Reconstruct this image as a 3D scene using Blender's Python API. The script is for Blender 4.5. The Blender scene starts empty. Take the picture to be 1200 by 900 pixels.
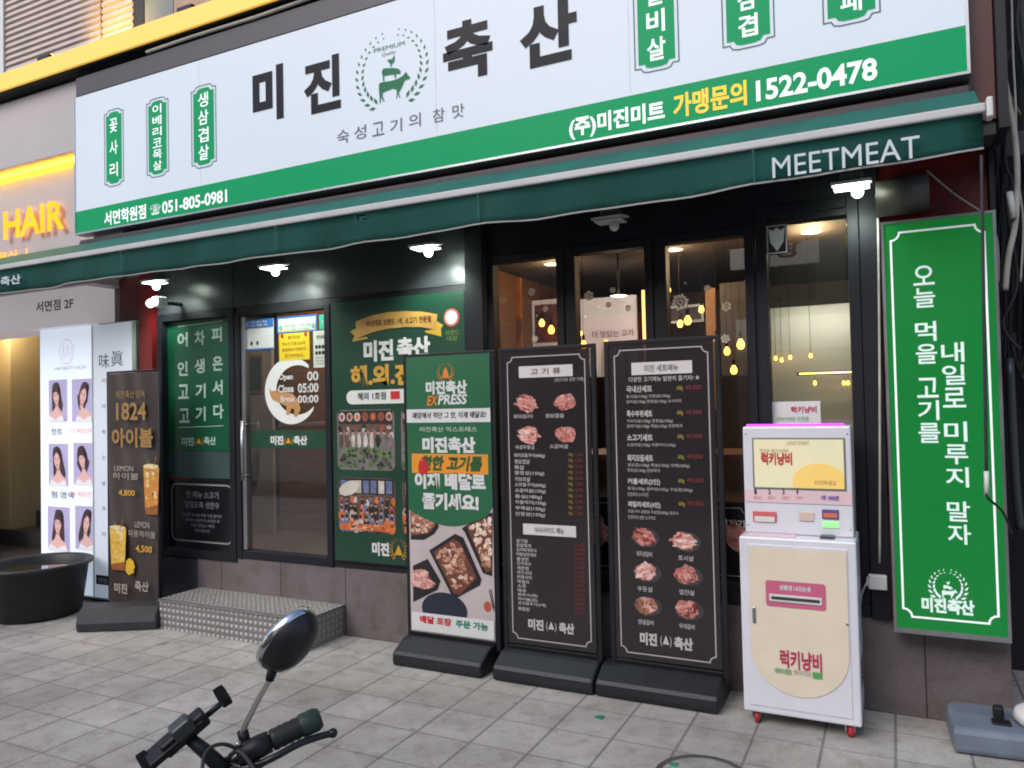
import bpy, bmesh, math, random
import numpy as np
from mathutils import Vector, Matrix
R = math.radians
random.seed(7)
S = bpy.context.scene
COL = S.collection

# ------------------------------------------------------------------ camera
CW, CH, F = 1200.0, 900.0, 900.0          # photo frame in pixels, focal length in pixels
YAW, PITCH, ROLL, EYE = R(26.3), R(1.45), R(1.25), 1.5
fw = Vector((-math.sin(YAW)*math.cos(PITCH), math.cos(YAW)*math.cos(PITCH), math.sin(PITCH)))
r0 = Vector((math.cos(YAW), math.sin(YAW), 0)); u0 = r0.cross(fw)
cr = r0*math.cos(ROLL) - u0*math.sin(ROLL)
cu = u0*math.cos(ROLL) + r0*math.sin(ROLL)
CAM = Vector((0, 0, EYE))
cd = bpy.data.cameras.new('camera'); cam = bpy.data.objects.new('camera', cd); COL.objects.link(cam)
cd.sensor_width = 36; cd.lens = 36*F/CW; cd.clip_start = 0.05; cd.clip_end = 500
cam.matrix_world = Matrix(((cr.x, cu.x, -fw.x, 0), (cr.y, cu.y, -fw.y, 0), (cr.z, cu.z, -fw.z, EYE), (0, 0, 0, 1)))
S.camera = cam

# ------------------------------------------------------------------ light
SUN_EL, SUN_AZ = R(38), R(200)            # bright overcast evening sky over the street behind the camera
w = bpy.data.worlds.new('World'); S.world = w; w.use_nodes = True
nt = w.node_tree; bg = nt.nodes['Background']
sky = nt.nodes.new('ShaderNodeTexSky'); sky.sky_type = 'NISHITA'; sky.sun_disc = False
sky.sun_elevation = SUN_EL; sky.sun_rotation = SUN_AZ; sky.air_density = 1.2; sky.dust_density = 2; sky.ozone_density = 1.5
nt.links.new(sky.outputs[0], bg.inputs[0]); bg.inputs[1].default_value = 0.15
sl = bpy.data.lights.new('sun', 'SUN'); sl.energy = 1.5; sl.angle = R(40); sl.color = (1, .98, .96)
so = bpy.data.objects.new('sun', sl); COL.objects.link(so)
sd = Vector((math.sin(SUN_AZ)*math.cos(SUN_EL), math.cos(SUN_AZ)*math.cos(SUN_EL), math.sin(SUN_EL)))
so.rotation_euler = sd.to_track_quat('Z', 'Y').to_euler(); so.location = (-3, -6, 14)
S.view_settings.view_transform = 'Standard'; S.view_settings.look = 'None'
S.view_settings.exposure = 0.35; S.view_settings.gamma = 1.0
S.render.engine = 'CYCLES'
S.cycles.use_denoising = True
S.cycles.max_bounces = 8; S.cycles.transparent_max_bounces = 16
S.cycles.sample_clamp_indirect = 4
S.cycles.filter_width = 1.9

# ------------------------------------------------------------------ measuring helpers
def ray(px, py): return fw + cr*((px-CW/2)/F) - cu*((py-CH/2)/F)
def at(px, py, y):                          # the point of the vertical plane at depth y seen at a photo pixel
    d = ray(px, py); return CAM + d*(y/d.y)
def gnd(px, py, z=0.0):                     # the same on a level plane
    d = ray(px, py); return CAM + d*((z-EYE)/d.z)
def far(px, py, t): return CAM + ray(px, py)*t

# ------------------------------------------------------------------ materials
def lin(c):
    return tuple(((v/255.0)/12.92 if v/255.0 <= .04045 else ((v/255.0+.055)/1.055)**2.4) for v in c) + (1,)
MATS = {}
def mat(name, rgb, rough=.5, metal=0, var=.12, scale=6, bump=0, bscale=60, emit=0, emrgb=None, spec=.5, coat=0, alpha=0, stretch=None):
    """procedural: base colour broken up by two noises, optional bump, emission, and see-through share"""
    if name in MATS: return MATS[name]
    m = bpy.data.materials.new(name); m.use_nodes = True; n = m.node_tree; L = n.links
    b = n.nodes['Principled BSDF']; out = n.nodes['Material Output']
    tc = n.nodes.new('ShaderNodeTexCoord'); src = tc.outputs['Object']
    if stretch:
        mp = n.nodes.new('ShaderNodeMapping'); mp.inputs['Scale'].default_value = stretch
        L.new(src, mp.inputs[0]); src = mp.outputs[0]
    c = lin(rgb)
    if var > 0:
        nz = n.nodes.new('ShaderNodeTexNoise'); nz.inputs['Scale'].default_value = scale; nz.inputs['Detail'].default_value = 6
        L.new(src, nz.inputs['Vector'])
        rp = n.nodes.new('ShaderNodeValToRGB'); e = rp.color_ramp.elements
        e[0].position = .32; e[1].position = .68
        e[0].color = tuple(v*(1-var) for v in c[:3])+(1,); e[1].color = tuple(min(1, v*(1+var)) for v in c[:3])+(1,)
        L.new(nz.outputs['Fac'], rp.inputs[0]); L.new(rp.outputs[0], b.inputs['Base Color'])
        mr = n.nodes.new('ShaderNodeMapRange'); mr.inputs['To Min'].default_value = max(0, rough-.08); mr.inputs['To Max'].default_value = min(1, rough+.1)
        L.new(nz.outputs['Fac'], mr.inputs[0]); L.new(mr.outputs[0], b.inputs['Roughness'])
    else:
        b.inputs['Base Color'].default_value = c; b.inputs['Roughness'].default_value = rough
    b.inputs['Metallic'].default_value = metal; b.inputs['Specular IOR Level'].default_value = spec
    if coat: b.inputs['Coat Weight'].default_value = coat; b.inputs['Coat Roughness'].default_value = .08
    if emit:
        b.inputs['Emission Color'].default_value = lin(emrgb or rgb); b.inputs['Emission Strength'].default_value = emit
    if bump:
        bn = n.nodes.new('ShaderNodeTexNoise'); bn.inputs['Scale'].default_value = bscale; bn.inputs['Detail'].default_value = 4
        L.new(src, bn.inputs['Vector'])
        bp = n.nodes.new('ShaderNodeBump'); bp.inputs['Strength'].default_value = bump; bp.inputs['Distance'].default_value = .01
        L.new(bn.outputs['Fac'], bp.inputs['Height']); L.new(bp.outputs[0], b.inputs['Normal'])
    if alpha:
        t = n.nodes.new('ShaderNodeBsdfTransparent'); mx = n.nodes.new('ShaderNodeMixShader'); mx.inputs[0].default_value = alpha
        L.new(b.outputs[0], mx.inputs[1]); L.new(t.outputs[0], mx.inputs[2]); L.new(mx.outputs[0], out.inputs[0])
    MATS[name] = m; return m

def glass(name, tint=(.8, .8, .8), ior=1.5, haze=0.0, hazergb=(200, 200, 200)):
    if name in MATS: return MATS[name]
    m = bpy.data.materials.new(name); m.use_nodes = True; n = m.node_tree; L = n.links
    n.nodes.remove(n.nodes['Principled BSDF']); out = n.nodes['Material Output']
    t = n.nodes.new('ShaderNodeBsdfTransparent'); t.inputs[0].default_value = tint+(1,)
    g = n.nodes.new('ShaderNodeBsdfGlossy'); g.inputs['Roughness'].default_value = .015
    fr = n.nodes.new('ShaderNodeFresnel'); fr.inputs[0].default_value = ior
    mx = n.nodes.new('ShaderNodeMixShader')
    ge = n.nodes.new('ShaderNodeNewGeometry'); fm = n.nodes.new('ShaderNodeMath'); fm.operation = 'SUBTRACT'; fm.use_clamp = True
    L.new(fr.outputs[0], fm.inputs[0]); L.new(ge.outputs['Backfacing'], fm.inputs[1])      # a thin pane reflects once, at its outer face
    L.new(fm.outputs[0], mx.inputs[0]); L.new(t.outputs[0], mx.inputs[1]); L.new(g.outputs[0], mx.inputs[2])
    last = mx.outputs[0]
    if haze:
        d = n.nodes.new('ShaderNodeBsdfDiffuse'); d.inputs[0].default_value = lin(hazergb)
        nz = n.nodes.new('ShaderNodeTexNoise'); nz.inputs['Scale'].default_value = 2.5; nz.inputs['Detail'].default_value = 5
        tc = n.nodes.new('ShaderNodeTexCoord'); L.new(tc.outputs['Object'], nz.inputs['Vector'])
        mr = n.nodes.new('ShaderNodeMapRange'); mr.inputs['To Min'].default_value = haze*.4; mr.inputs['To Max'].default_value = haze*1.6
        L.new(nz.outputs['Fac'], mr.inputs[0])
        m2 = n.nodes.new('ShaderNodeMixShader'); L.new(mr.outputs[0], m2.inputs[0])
        L.new(last, m2.inputs[1]); L.new(d.outputs[0], m2.inputs[2]); last = m2.outputs[0]
    L.new(last, out.inputs[0]); MATS[name] = m; return m

def speckled(name, cols, scale=60, rough=.5, kind='vor', emit=0, stretch=None):
    """a printed picture's mottling (meat, shelves, crowds): cells coloured from a ramp"""
    if name in MATS: return MATS[name]
    m = bpy.data.materials.new(name); m.use_nodes = True; n = m.node_tree; L = n.links; b = n.nodes['Principled BSDF']
    tc = n.nodes.new('ShaderNodeTexCoord'); src = tc.outputs['Object']
    if stretch:
        mp = n.nodes.new('ShaderNodeMapping'); mp.inputs['Scale'].default_value = stretch; L.new(src, mp.inputs[0]); src = mp.outputs[0]
    nz = n.nodes.new('ShaderNodeTexNoise'); nz.inputs['Scale'].default_value = scale*.5; nz.inputs['Detail'].default_value = 3
    L.new(src, nz.inputs['Vector'])
    ad = n.nodes.new('ShaderNodeMixRGB'); ad.inputs[0].default_value = .06; L.new(src, ad.inputs[1]); L.new(nz.outputs['Color'], ad.inputs[2])
    if kind == 'vor':
        v = n.nodes.new('ShaderNodeTexVoronoi'); v.inputs['Scale'].default_value = scale; L.new(ad.outputs[0], v.inputs['Vector'])
        sp = n.nodes.new('ShaderNodeSeparateColor'); L.new(v.outputs['Color'], sp.inputs[0]); fac = sp.outputs[0]
    else:
        v = n.nodes.new('ShaderNodeTexNoise'); v.inputs['Scale'].default_value = scale; v.inputs['Detail'].default_value = 8; L.new(ad.outputs[0], v.inputs['Vector'])
        mr = n.nodes.new('ShaderNodeMapRange'); mr.inputs['From Min'].default_value = .3; mr.inputs['From Max'].default_value = .7
        L.new(v.outputs['Fac'], mr.inputs[0]); fac = mr.outputs[0]
    rp = n.nodes.new('ShaderNodeValToRGB'); cr_ = rp.color_ramp
    for i, c in enumerate(cols):
        p = i/(len(cols)-1)
        if i == 0: cr_.elements[0].position = 0; cr_.elements[0].color = lin(c)
        elif i == len(cols)-1: cr_.elements[-1].position = 1; cr_.elements[-1].color = lin(c)
        else: e = cr_.elements.new(p); e.color = lin(c)
    L.new(fac, rp.inputs[0]); L.new(rp.outputs[0], b.inputs['Base Color']); b.inputs['Roughness'].default_value = rough
    if emit: L.new(rp.outputs[0], b.inputs['Emission Color']); b.inputs['Emission Strength'].default_value = emit
    MATS[name] = m; return m

def tile_mat(name, rgb, sx, sy, ox, oy, mortar, mrgb, var=.1, axes='xy', rough=.8, stain=.25, bump=.4, stain_scale=1.3, fine=90):
    """stone laid in a square grid: joints, one tone per slab, stains and grain"""
    m = bpy.data.materials.new(name); m.use_nodes = True; n = m.node_tree; L = n.links; b = n.nodes['Principled BSDF']
    tc = n.nodes.new('ShaderNodeTexCoord'); sep = n.nodes.new('ShaderNodeSeparateXYZ'); L.new(tc.outputs['Object'], sep.inputs[0])
    cmb = n.nodes.new('ShaderNodeCombineXYZ')
    L.new(sep.outputs['X'], cmb.inputs[0]); L.new(sep.outputs['Y' if axes == 'xy' else 'Z'], cmb.inputs[1])
    mp = n.nodes.new('ShaderNodeMapping'); mp.inputs['Location'].default_value = (ox, oy, 0); L.new(cmb.outputs[0], mp.inputs[0])
    br = n.nodes.new('ShaderNodeTexBrick'); br.offset = 0; br.squash = 1
    br.inputs['Scale'].default_value = 1; br.inputs['Brick Width'].default_value = sx; br.inputs['Row Height'].default_value = sy
    br.inputs['Mortar Size'].default_value = mortar; br.inputs['Mortar Smooth'].default_value = .35
    c = lin(rgb)
    br.inputs['Color1'].default_value = tuple(v*(1-var) for v in c[:3])+(1,); br.inputs['Color2'].default_value = tuple(v*(1+var) for v in c[:3])+(1,)
    br.inputs['Mortar'].default_value = lin(mrgb); L.new(mp.outputs[0], br.inputs['Vector'])
    def ramp(scale, lo, hi, a=.35, z=.7, detail=7):
        nz = n.nodes.new('ShaderNodeTexNoise'); nz.inputs['Scale'].default_value = scale; nz.inputs['Detail'].default_value = detail; nz.inputs['Roughness'].default_value = .65
        L.new(tc.outputs['Object'], nz.inputs['Vector'])
        r = n.nodes.new('ShaderNodeValToRGB'); r.color_ramp.elements[0].position = a; r.color_ramp.elements[1].position = z
        r.color_ramp.elements[0].color = (lo, lo*.98, lo*.95, 1); r.color_ramp.elements[1].color = (hi, hi, hi, 1)
        L.new(nz.outputs['Fac'], r.inputs[0]); return r.outputs[0], nz.outputs['Fac']
    base = br.outputs['Color']
    if axes == 'xy':
        b2 = n.nodes.new('ShaderNodeTexBrick'); b2.offset = 0; b2.squash = 1; b2.inputs['Scale'].default_value = 1
        b2.inputs['Brick Width'].default_value = sx; b2.inputs['Row Height'].default_value = 400; b2.inputs['Mortar Size'].default_value = .010; b2.inputs['Mortar Smooth'].default_value = .9
        for q in ('Color1', 'Color2'): b2.inputs[q].default_value = (1, 1, 1, 1)
        b2.inputs['Mortar'].default_value = (.74, .73, .72, 1); mp2 = n.nodes.new('ShaderNodeMapping'); mp2.inputs['Location'].default_value = (ox, 200, 0)
        L.new(cmb.outputs[0], mp2.inputs[0]); L.new(mp2.outputs[0], b2.inputs['Vector'])
        mq = n.nodes.new('ShaderNodeMixRGB'); mq.blend_type = 'MULTIPLY'; mq.inputs[0].default_value = 1; L.new(base, mq.inputs[1]); L.new(b2.outputs['Color'], mq.inputs[2]); base = mq.outputs[0]
    st, _ = ramp(stain_scale, 1-stain, 1.05); gr, gf = ramp(fine, .82, 1.12, .3, .7, 3); sp, _ = ramp(9, .86, 1.06, .36, .5, 5)
    cur = base
    for k in (st, gr, sp):
        mu = n.nodes.new('ShaderNodeMixRGB'); mu.blend_type = 'MULTIPLY'; mu.inputs[0].default_value = 1
        L.new(cur, mu.inputs[1]); L.new(k, mu.inputs[2]); cur = mu.outputs[0]
    if axes == 'xy':
        for sc_, th_, dk in ((1.7, .085, .58), (4.1, .075, .66), (7.3, .06, .7), (2.9, .05, 1.2)):
            v = n.nodes.new('ShaderNodeTexVoronoi'); v.inputs['Scale'].default_value = sc_; L.new(tc.outputs['Object'], v.inputs['Vector'])
            r = n.nodes.new('ShaderNodeValToRGB'); r.color_ramp.elements[0].position = th_*.6; r.color_ramp.elements[1].position = th_
            r.color_ramp.elements[0].color = (dk, dk, dk, 1); r.color_ramp.elements[1].color = (1, 1, 1, 1); L.new(v.outputs['Distance'], r.inputs[0])
            mu = n.nodes.new('ShaderNodeMixRGB'); mu.blend_type = 'MULTIPLY'; mu.inputs[0].default_value = 1; L.new(cur, mu.inputs[1]); L.new(r.outputs[0], mu.inputs[2]); cur = mu.outputs[0]
    L.new(cur, b.inputs['Base Color']); b.inputs['Roughness'].default_value = rough
    inv = n.nodes.new('ShaderNodeMath'); inv.operation = 'MULTIPLY_ADD'; inv.inputs[1].default_value = -1; inv.inputs[2].default_value = 1
    L.new(br.outputs['Fac'], inv.inputs[0])
    ad = n.nodes.new('ShaderNodeMath'); ad.operation = 'MULTIPLY_ADD'; ad.inputs[1].default_value = .25; L.new(gf, ad.inputs[0]); L.new(inv.outputs[0], ad.inputs[2])
    bp = n.nodes.new('ShaderNodeBump'); bp.inputs['Strength'].default_value = bump; bp.inputs['Distance'].default_value = .006
    L.new(ad.outputs[0], bp.inputs['Height']); L.new(bp.outputs[0], b.inputs['Normal'])
    MATS[name] = m; return m

def checker_plate(name):
    """raised diamond tread on bare metal: bars alternating by 90 degrees"""
    m = bpy.data.materials.new(name); m.use_nodes = True; n = m.node_tree; L = n.links; b = n.nodes['Principled BSDF']
    b.inputs['Metallic'].default_value = .35; b.inputs['Roughness'].default_value = .5
    tc = n.nodes.new('ShaderNodeTexCoord'); mp = n.nodes.new('ShaderNodeMapping'); mp.inputs['Rotation'].default_value = (R(20), R(25), R(45))
    L.new(tc.outputs['Object'], mp.inputs[0])
    v = n.nodes.new('ShaderNodeTexVoronoi'); v.inputs['Scale'].default_value = 24; v.inputs['Randomness'].default_value = 0
    L.new(tc.outputs['Object'], v.inputs['Vector'])
    rp = n.nodes.new('ShaderNodeValToRGB'); rp.color_ramp.elements[0].position = .18; rp.color_ramp.elements[1].position = .5
    rp.color_ramp.elements[0].color = (1, 1, 1, 1); rp.color_ramp.elements[1].color = (0, 0, 0, 1)
    L.new(v.outputs['Distance'], rp.inputs[0])
    mx = n.nodes.new('ShaderNodeMixRGB'); mx.inputs[1].default_value = lin((136, 131, 130)); mx.inputs[2].default_value = lin((186, 181, 179))
    L.new(rp.outputs[0], mx.inputs[0]); L.new(mx.outputs[0], b.inputs['Base Color'])
    bp = n.nodes.new('ShaderNodeBump'); bp.inputs['Strength'].default_value = .8; bp.inputs['Distance'].default_value = .012
    L.new(rp.outputs[0], bp.inputs['Height']); L.new(bp.outputs[0], b.inputs['Normal'])
    return m

# ------------------------------------------------------------------ mesh helpers (all in world coordinates)
def BM(): return bmesh.new()
def box(bm, x0, x1, y0, y1, z0, z1, bev=0, seg=2):
    x0, x1 = sorted((x0, x1)); y0, y1 = sorted((y0, y1)); z0, z1 = sorted((z0, z1))
    vs = [bm.verts.new((x, y, z)) for x in (x0, x1) for y in (y0, y1) for z in (z0, z1)]
    fs = [bm.faces.new([vs[i] for i in q]) for q in ((0, 1, 3, 2), (4, 6, 7, 5), (0, 4, 5, 1), (2, 3, 7, 6), (0, 2, 6, 4), (1, 5, 7, 3))]
    if bev:
        es = list({e for f in fs for e in f.edges})
        bmesh.ops.bevel(bm, geom=es, offset=bev, segments=seg, affect='EDGES', profile=.5)
    return bm
def loop(bm, pts):
    vs = [bm.verts.new(p) for p in pts]
    return bm.faces.new(vs)
def prism(bm, pts, vec, bev=0):
    """closed outline (list of points) swept along vec"""
    vec = Vector(vec); n = len(pts)
    a = [bm.verts.new(p) for p in pts]; b = [bm.verts.new(Vector(p)+vec) for p in pts]
    fs = [bm.faces.new(a), bm.faces.new(b[::-1])]
    for i in range(n): fs.append(bm.faces.new((a[i], b[i], b[(i+1) % n], a[(i+1) % n])))
    bmesh.ops.recalc_face_normals(bm, faces=fs)
    if bev:
        es = list({e for f in fs[:2] for e in f.edges})
        bmesh.ops.bevel(bm, geom=es, offset=bev, segments=2, affect='EDGES', profile=.5)
    return bm
def tube(bm, pts, r, seg=8, cap=True):
    pts = [Vector(p) for p in pts]; rs = r if isinstance(r, (list, tuple)) else [r]*len(pts)
    rings = []; up = None
    for i, p in enumerate(pts):
        d = (pts[min(i+1, len(pts)-1)]-pts[max(i-1, 0)]).normalized()
        if up is None: up = d.orthogonal().normalized()
        up = (up-d*up.dot(d)).normalized(); s = d.cross(up)
        rings.append([bm.verts.new(p+(up*math.cos(a)+s*math.sin(a))*rs[i]) for a in [2*math.pi*k/seg for k in range(seg)]])
    for a, b in zip(rings, rings[1:]):
        for k in range(seg):
            f = bm.faces.new((a[k], a[(k+1) % seg], b[(k+1) % seg], b[k])); f.smooth = True
    if cap: bm.faces.new(rings[0][::-1]); bm.faces.new(rings[-1])
    return bm
def spline(pts, n=8):
    pts = [Vector(p) for p in pts]; out = []
    for i in range(len(pts)-1):
        p0, p1, p2, p3 = pts[max(i-1, 0)], pts[i], pts[i+1], pts[min(i+2, len(pts)-1)]
        for k in range(n):
            t = k/n
            out.append(.5*((2*p1)+(p2-p0)*t+(2*p0-5*p1+4*p2-p3)*t*t+(3*p1-p0-3*p2+p3)*t**3))
    return out+[pts[-1]]
def lathe(bm, prof, c, axis=(0, 0, 1), seg=32, smooth=True):
    """profile of (radius, height) turned round an axis through c"""
    c = Vector(c); q = Vector((0, 0, 1)).rotation_difference(Vector(axis).normalized())
    rings = []
    for r, h in prof:
        rings.append([bm.verts.new(c+q @ Vector((r*math.cos(a), r*math.sin(a), h))) for a in [2*math.pi*k/seg for k in range(seg)]] if r > 1e-6 else [bm.verts.new(c+q @ Vector((0, 0, h)))])
    for a, b in zip(rings, rings[1:]):
        for k in range(seg):
            k2 = (k+1) % seg
            f = [a[k % len(a)], a[k2 % len(a)], b[k2 % len(b)], b[k % len(b)]]
            f2 = []
            for v in f:
                if v not in f2: f2.append(v)
            if len(f2) > 2: bm.faces.new(f2).smooth = smooth
    return bm
def ball(bm, c, r, sx=1, sy=1, sz=1, seg=20):
    g = bmesh.ops.create_uvsphere(bm, u_segments=seg, v_segments=seg//2, radius=r)
    for v in g['verts']: v.co = Vector((v.co.x*sx, v.co.y*sy, v.co.z*sz))+Vector(c)
    for f in {f for v in g['verts'] for f in v.link_faces}: f.smooth = True
    return bm
def oval(bm, x, z, rx, rz, y, n=28, rot=0, wob=0, a0=0, a1=2*math.pi):
    pts = []
    for k in range(n):
        a = a0+(a1-a0)*k/(n if a1-a0 > 6.28 else n-1); q = 1+wob*(random.random()-.5)*2
        u, v = rx*math.cos(a)*q, rz*math.sin(a)*q
        pts.append((x+u*math.cos(rot)-v*math.sin(rot), y, z+u*math.sin(rot)+v*math.cos(rot)))
    loop(bm, pts); return bm
def flat(bm, x0, x1, z0, z1, y): loop(bm, [(x0, y, z0), (x1, y, z0), (x1, y, z1), (x0, y, z1)]); return bm
def rrect(x0, x1, z0, z1, y, r, n=5):
    P = []
    for cx, cz, a in ((x1-r, z0+r, -90), (x1-r, z1-r, 0), (x0+r, z1-r, 90), (x0+r, z0+r, 180)):
        for k in range(n+1):
            t = R(a+90*k/n); P.append((cx+r*math.cos(t), y, cz+r*math.sin(t)))
    return P
def stroke(bm, pts, wd, closed=False):
    """a flat printed line in the xz plane"""
    n = len(pts)
    P = [Vector(p) for p in pts]; offs = []
    for i in range(n):
        a = P[(i-1) % n] if (closed or i > 0) else P[i]; b = P[(i+1) % n] if (closed or i < n-1) else P[i]
        d1 = (P[i]-a); d2 = (b-P[i])
        d1 = d1.normalized() if d1.length > 1e-9 else d2.normalized(); d2 = d2.normalized() if d2.length > 1e-9 else d1
        t = (d1+d2).normalized(); nn = Vector((-t.z, 0, t.x)); k = max(.5, abs(nn.dot(Vector((-d1.z, 0, d1.x)))))
        offs.append(nn*(wd/2/k))
    A = [bm.verts.new(p+o) for p, o in zip(P, offs)]; B = [bm.verts.new(p-o) for p, o in zip(P, offs)]
    for i in range(n if closed else n-1):
        j = (i+1) % n; bm.faces.new((A[i], A[j], B[j], B[i]))
    return bm
def rect(tl, brp, y):
    a = at(tl[0], tl[1], y); b = at(brp[0], brp[1], y); return a.x, b.x, b.z, a.z
# lettering: Blender's built-in font turned to flat mesh and fitted to a box on a wall plane
TS = bpy.data.scenes.new('lettering_scratch')
_tc = {}
_kc = bpy.data.curves.new('t', 'FONT'); _kc.body = '미M'; _ko = bpy.data.objects.new('t', _kc); TS.collection.objects.link(_ko)
def glyphs(s, bold):
    if (s, bold) not in _tc:
        c = bpy.data.curves.new('t', 'FONT'); c.body = s; c.size = 1; c.resolution_u = 3; c.offset = bold; c.space_line = .95
        o = bpy.data.objects.new('t', c); TS.collection.objects.link(o)
        TS.view_layers[0].update(); dg = TS.view_layers[0].depsgraph
        me = o.evaluated_get(dg).to_mesh()
        vs = [tuple(v.co) for v in me.vertices]; fs = [tuple(p.vertices) for p in me.polygons]
        bpy.data.objects.remove(o); bpy.data.curves.remove(c)
        _tc[(s, bold)] = (vs, fs)
    return _tc[(s, bold)]
def text(bm, s, x0, x1, z0, z1, y, bold=.012, shear=0):
    vs, fs = glyphs(s, bold)
    if not vs: return bm
    ax = min(v[0] for v in vs); bx = max(v[0] for v in vs); az = min(v[1] for v in vs); bz = max(v[1] for v in vs)
    sx = (x1-x0)/(bx-ax); sz = (z1-z0)/(bz-az)
    nv = [bm.verts.new((x0+(v[0]-ax)*sx+shear*(v[1]-az)*sz, y, z0+(v[1]-az)*sz)) for v in vs]
    for f in fs:
        try: bm.faces.new([nv[i] for i in f])
        except ValueError: pass
    return bm
def ptext(bm, s, l, r, h, y, bold=.012, shear=0):
    """l and r: photo pixels at the middle of the line's left and right end, h: letter height there in pixels"""
    a, b = at(*l, y), at(*r, y); m = ((l[0]+r[0])/2, (l[1]+r[1])/2)
    hh = (at(m[0], m[1]-h/2, y).z-at(m[0], m[1]+h/2, y).z); zc = (a.z+b.z)/2
    return text(bm, s, a.x, b.x, zc-hh/2, zc+hh/2, y, bold, shear)
def vtext(bm, s, top, bot, wpx, y, bold=.012, gap=.25):
    """one character under the other, top and bottom given in photo pixels, spaces kept"""
    a, b = at(*top, y), at(*bot, y); n = len(s); wd = abs(at(top[0]+wpx/2, top[1], y).x-at(top[0]-wpx/2, top[1], y).x)
    units = sum(.5 if c == ' ' else 1 for c in s); st = (a.z-b.z)/(units-gap); z = a.z
    for c in s:
        if c == ' ': z -= st*.5; continue
        text(bm, c, a.x-wd/2, a.x+wd/2, z-st*(1-gap), z, y, bold); z -= st
    return bm
def ppoly(bm, pts, y): loop(bm, [at(p[0], p[1], y) for p in pts]); return bm

# ------------------------------------------------------------------ scene bookkeeping
ORG = {}
def tag(o, label, cat, group=None):
    o['label'] = label; o['category'] = cat
    if group: o['group'] = group
    return o
def thing(name, label, cat, loc, group=None):
    o = bpy.data.objects.new(name, None); o.empty_display_size = .1; COL.objects.link(o); o.location = loc; ORG[o.name] = Vector(loc)
    return tag(o, label, cat, group)
def mesh(name, bm, m, org):
    bmesh.ops.translate(bm, verts=bm.verts, vec=-Vector(org))
    me = bpy.data.meshes.new(name); bm.to_mesh(me); bm.free()
    for k in (m if isinstance(m, (list, tuple)) else [m]): me.materials.append(k)
    o = bpy.data.objects.new(name, me); COL.objects.link(o); return o
def clusters(bm):
    """groups of loose pieces that lie close together; pieces far apart become parts of their own"""
    bm.faces.ensure_lookup_table(); bm.verts.index_update(); seen = set(); isl = []
    for v in bm.verts:
        if v.index in seen: continue
        st, got = [v], []; seen.add(v.index)
        while st:
            q = st.pop(); got.append(q)
            for e in q.link_edges:
                k = e.other_vert(q)
                if k.index not in seen: seen.add(k.index); st.append(k)
        isl.append(got)
    n = len(isl)
    if n < 2 or n > 800: return [isl]
    lo = np.array([[min(v.co[k] for v in g) for k in range(3)] for g in isl]); hi = np.array([[max(v.co[k] for v in g) for k in range(3)] for g in isl])
    size = (hi-lo).max(axis=1); par = list(range(n))
    gap = np.maximum(0, np.maximum(lo[:, None]-hi[None], lo[None]-hi[:, None]))
    near = np.sqrt((gap**2).sum(axis=2)) <= .97*np.maximum(.02, .5*np.maximum(size[:, None], size[None]))
    def root(i):
        while par[i] != i: par[i] = par[par[i]]; i = par[i]
        return i
    for i, j in zip(*np.nonzero(np.triu(near, 1))): par[root(int(i))] = root(int(j))
    out = {}
    for i in range(n): out.setdefault(root(i), []).append(isl[i])
    return list(out.values())
def part(name, bm, m, parent, label=None):
    org = ORG[parent.name]; cl = clusters(bm)
    for g in cl[1:]:
        keep = {v for i in g for v in i}; mp = {}; nb = bmesh.new(); fs = {f for v in keep for f in v.link_faces}
        for v in keep: mp[v] = nb.verts.new(v.co)
        for f in fs:
            nf = nb.faces.new([mp[v] for v in f.verts]); nf.smooth = f.smooth; nf.material_index = f.material_index
        o = mesh(name, nb, m, org); o.parent = parent; ORG[o.name] = org
        if label: o['label'] = label
    if len(cl) > 1: bmesh.ops.delete(bm, geom=[v for g in cl[1:] for i in g for v in i], context='VERTS')
    o = mesh(name, bm, m, org); o.parent = parent; ORG[o.name] = org
    if label: o['label'] = label
    return o
def solo(name, bm, m, label, cat, loc, group=None):
    o = mesh(name, bm, m, loc); o.location = loc; ORG[o.name] = Vector(loc); return tag(o, label, cat, group)
def struct(name, bm, m, kind='structure'):
    o = mesh(name, bm, m, (0, 0, 0)); o['kind'] = kind; return o
def copy_tree(o, parent=None):
    c = o.copy(); COL.objects.link(c); c.parent = parent; ORG[c.name] = ORG.get(o.name, Vector())
    for ch in list(o.children): copy_tree(ch, c)
    return c

# palette
BLACK = mat('black_paint', (28, 29, 34), .48, var=.2, spec=.3)
FRAME = mat('black_frame', (28, 30, 37), .5, var=.15, scale=3, spec=.25)
DGREY = mat('dark_grey_metal', (74, 76, 80), .35, .3, var=.12, scale=2)
WHITE = mat('white_paint', (226, 227, 230), .35, var=.03)
OFFW = mat('off_white_plastic', (205, 206, 204), .4, var=.06)
WHITE_PRINT = mat('white_print', (210, 209, 208), .5, var=.03)
GREEN_PRINT = mat('green_print', (22, 100, 62), .4, var=.06, scale=3, coat=.2)
GOLD_PRINT = mat('gold_print', (210, 150, 40), .45, var=.1)
RED_PRINT = mat('red_print', (190, 36, 40), .5, var=.05)
DARK_PRINT = mat('dark_print', (36, 34, 38), .5, var=.05)
GREY_PRINT = mat('grey_print', (140, 138, 138), .5, var=.05)
YELLOW_PRINT = mat('yellow_print', (228, 196, 40), .5, var=.05)
BLUE_PRINT = mat('blue_print', (44, 104, 178), .5, var=.05)
SILVER = mat('silver_metal', (170, 172, 176), .3, .9, var=.08)
CHROME = mat('chrome', (205, 206, 210), .16, 1, var=.06, scale=40)
RUBBER = mat('black_rubber', (24, 25, 27), .55, var=.2, scale=30)
CABLEW = mat('pale_cable', (176, 172, 164), .6, var=.15, scale=10)
CABLEK = mat('dark_cable', (40, 40, 44), .6, var=.15, scale=10)
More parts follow.
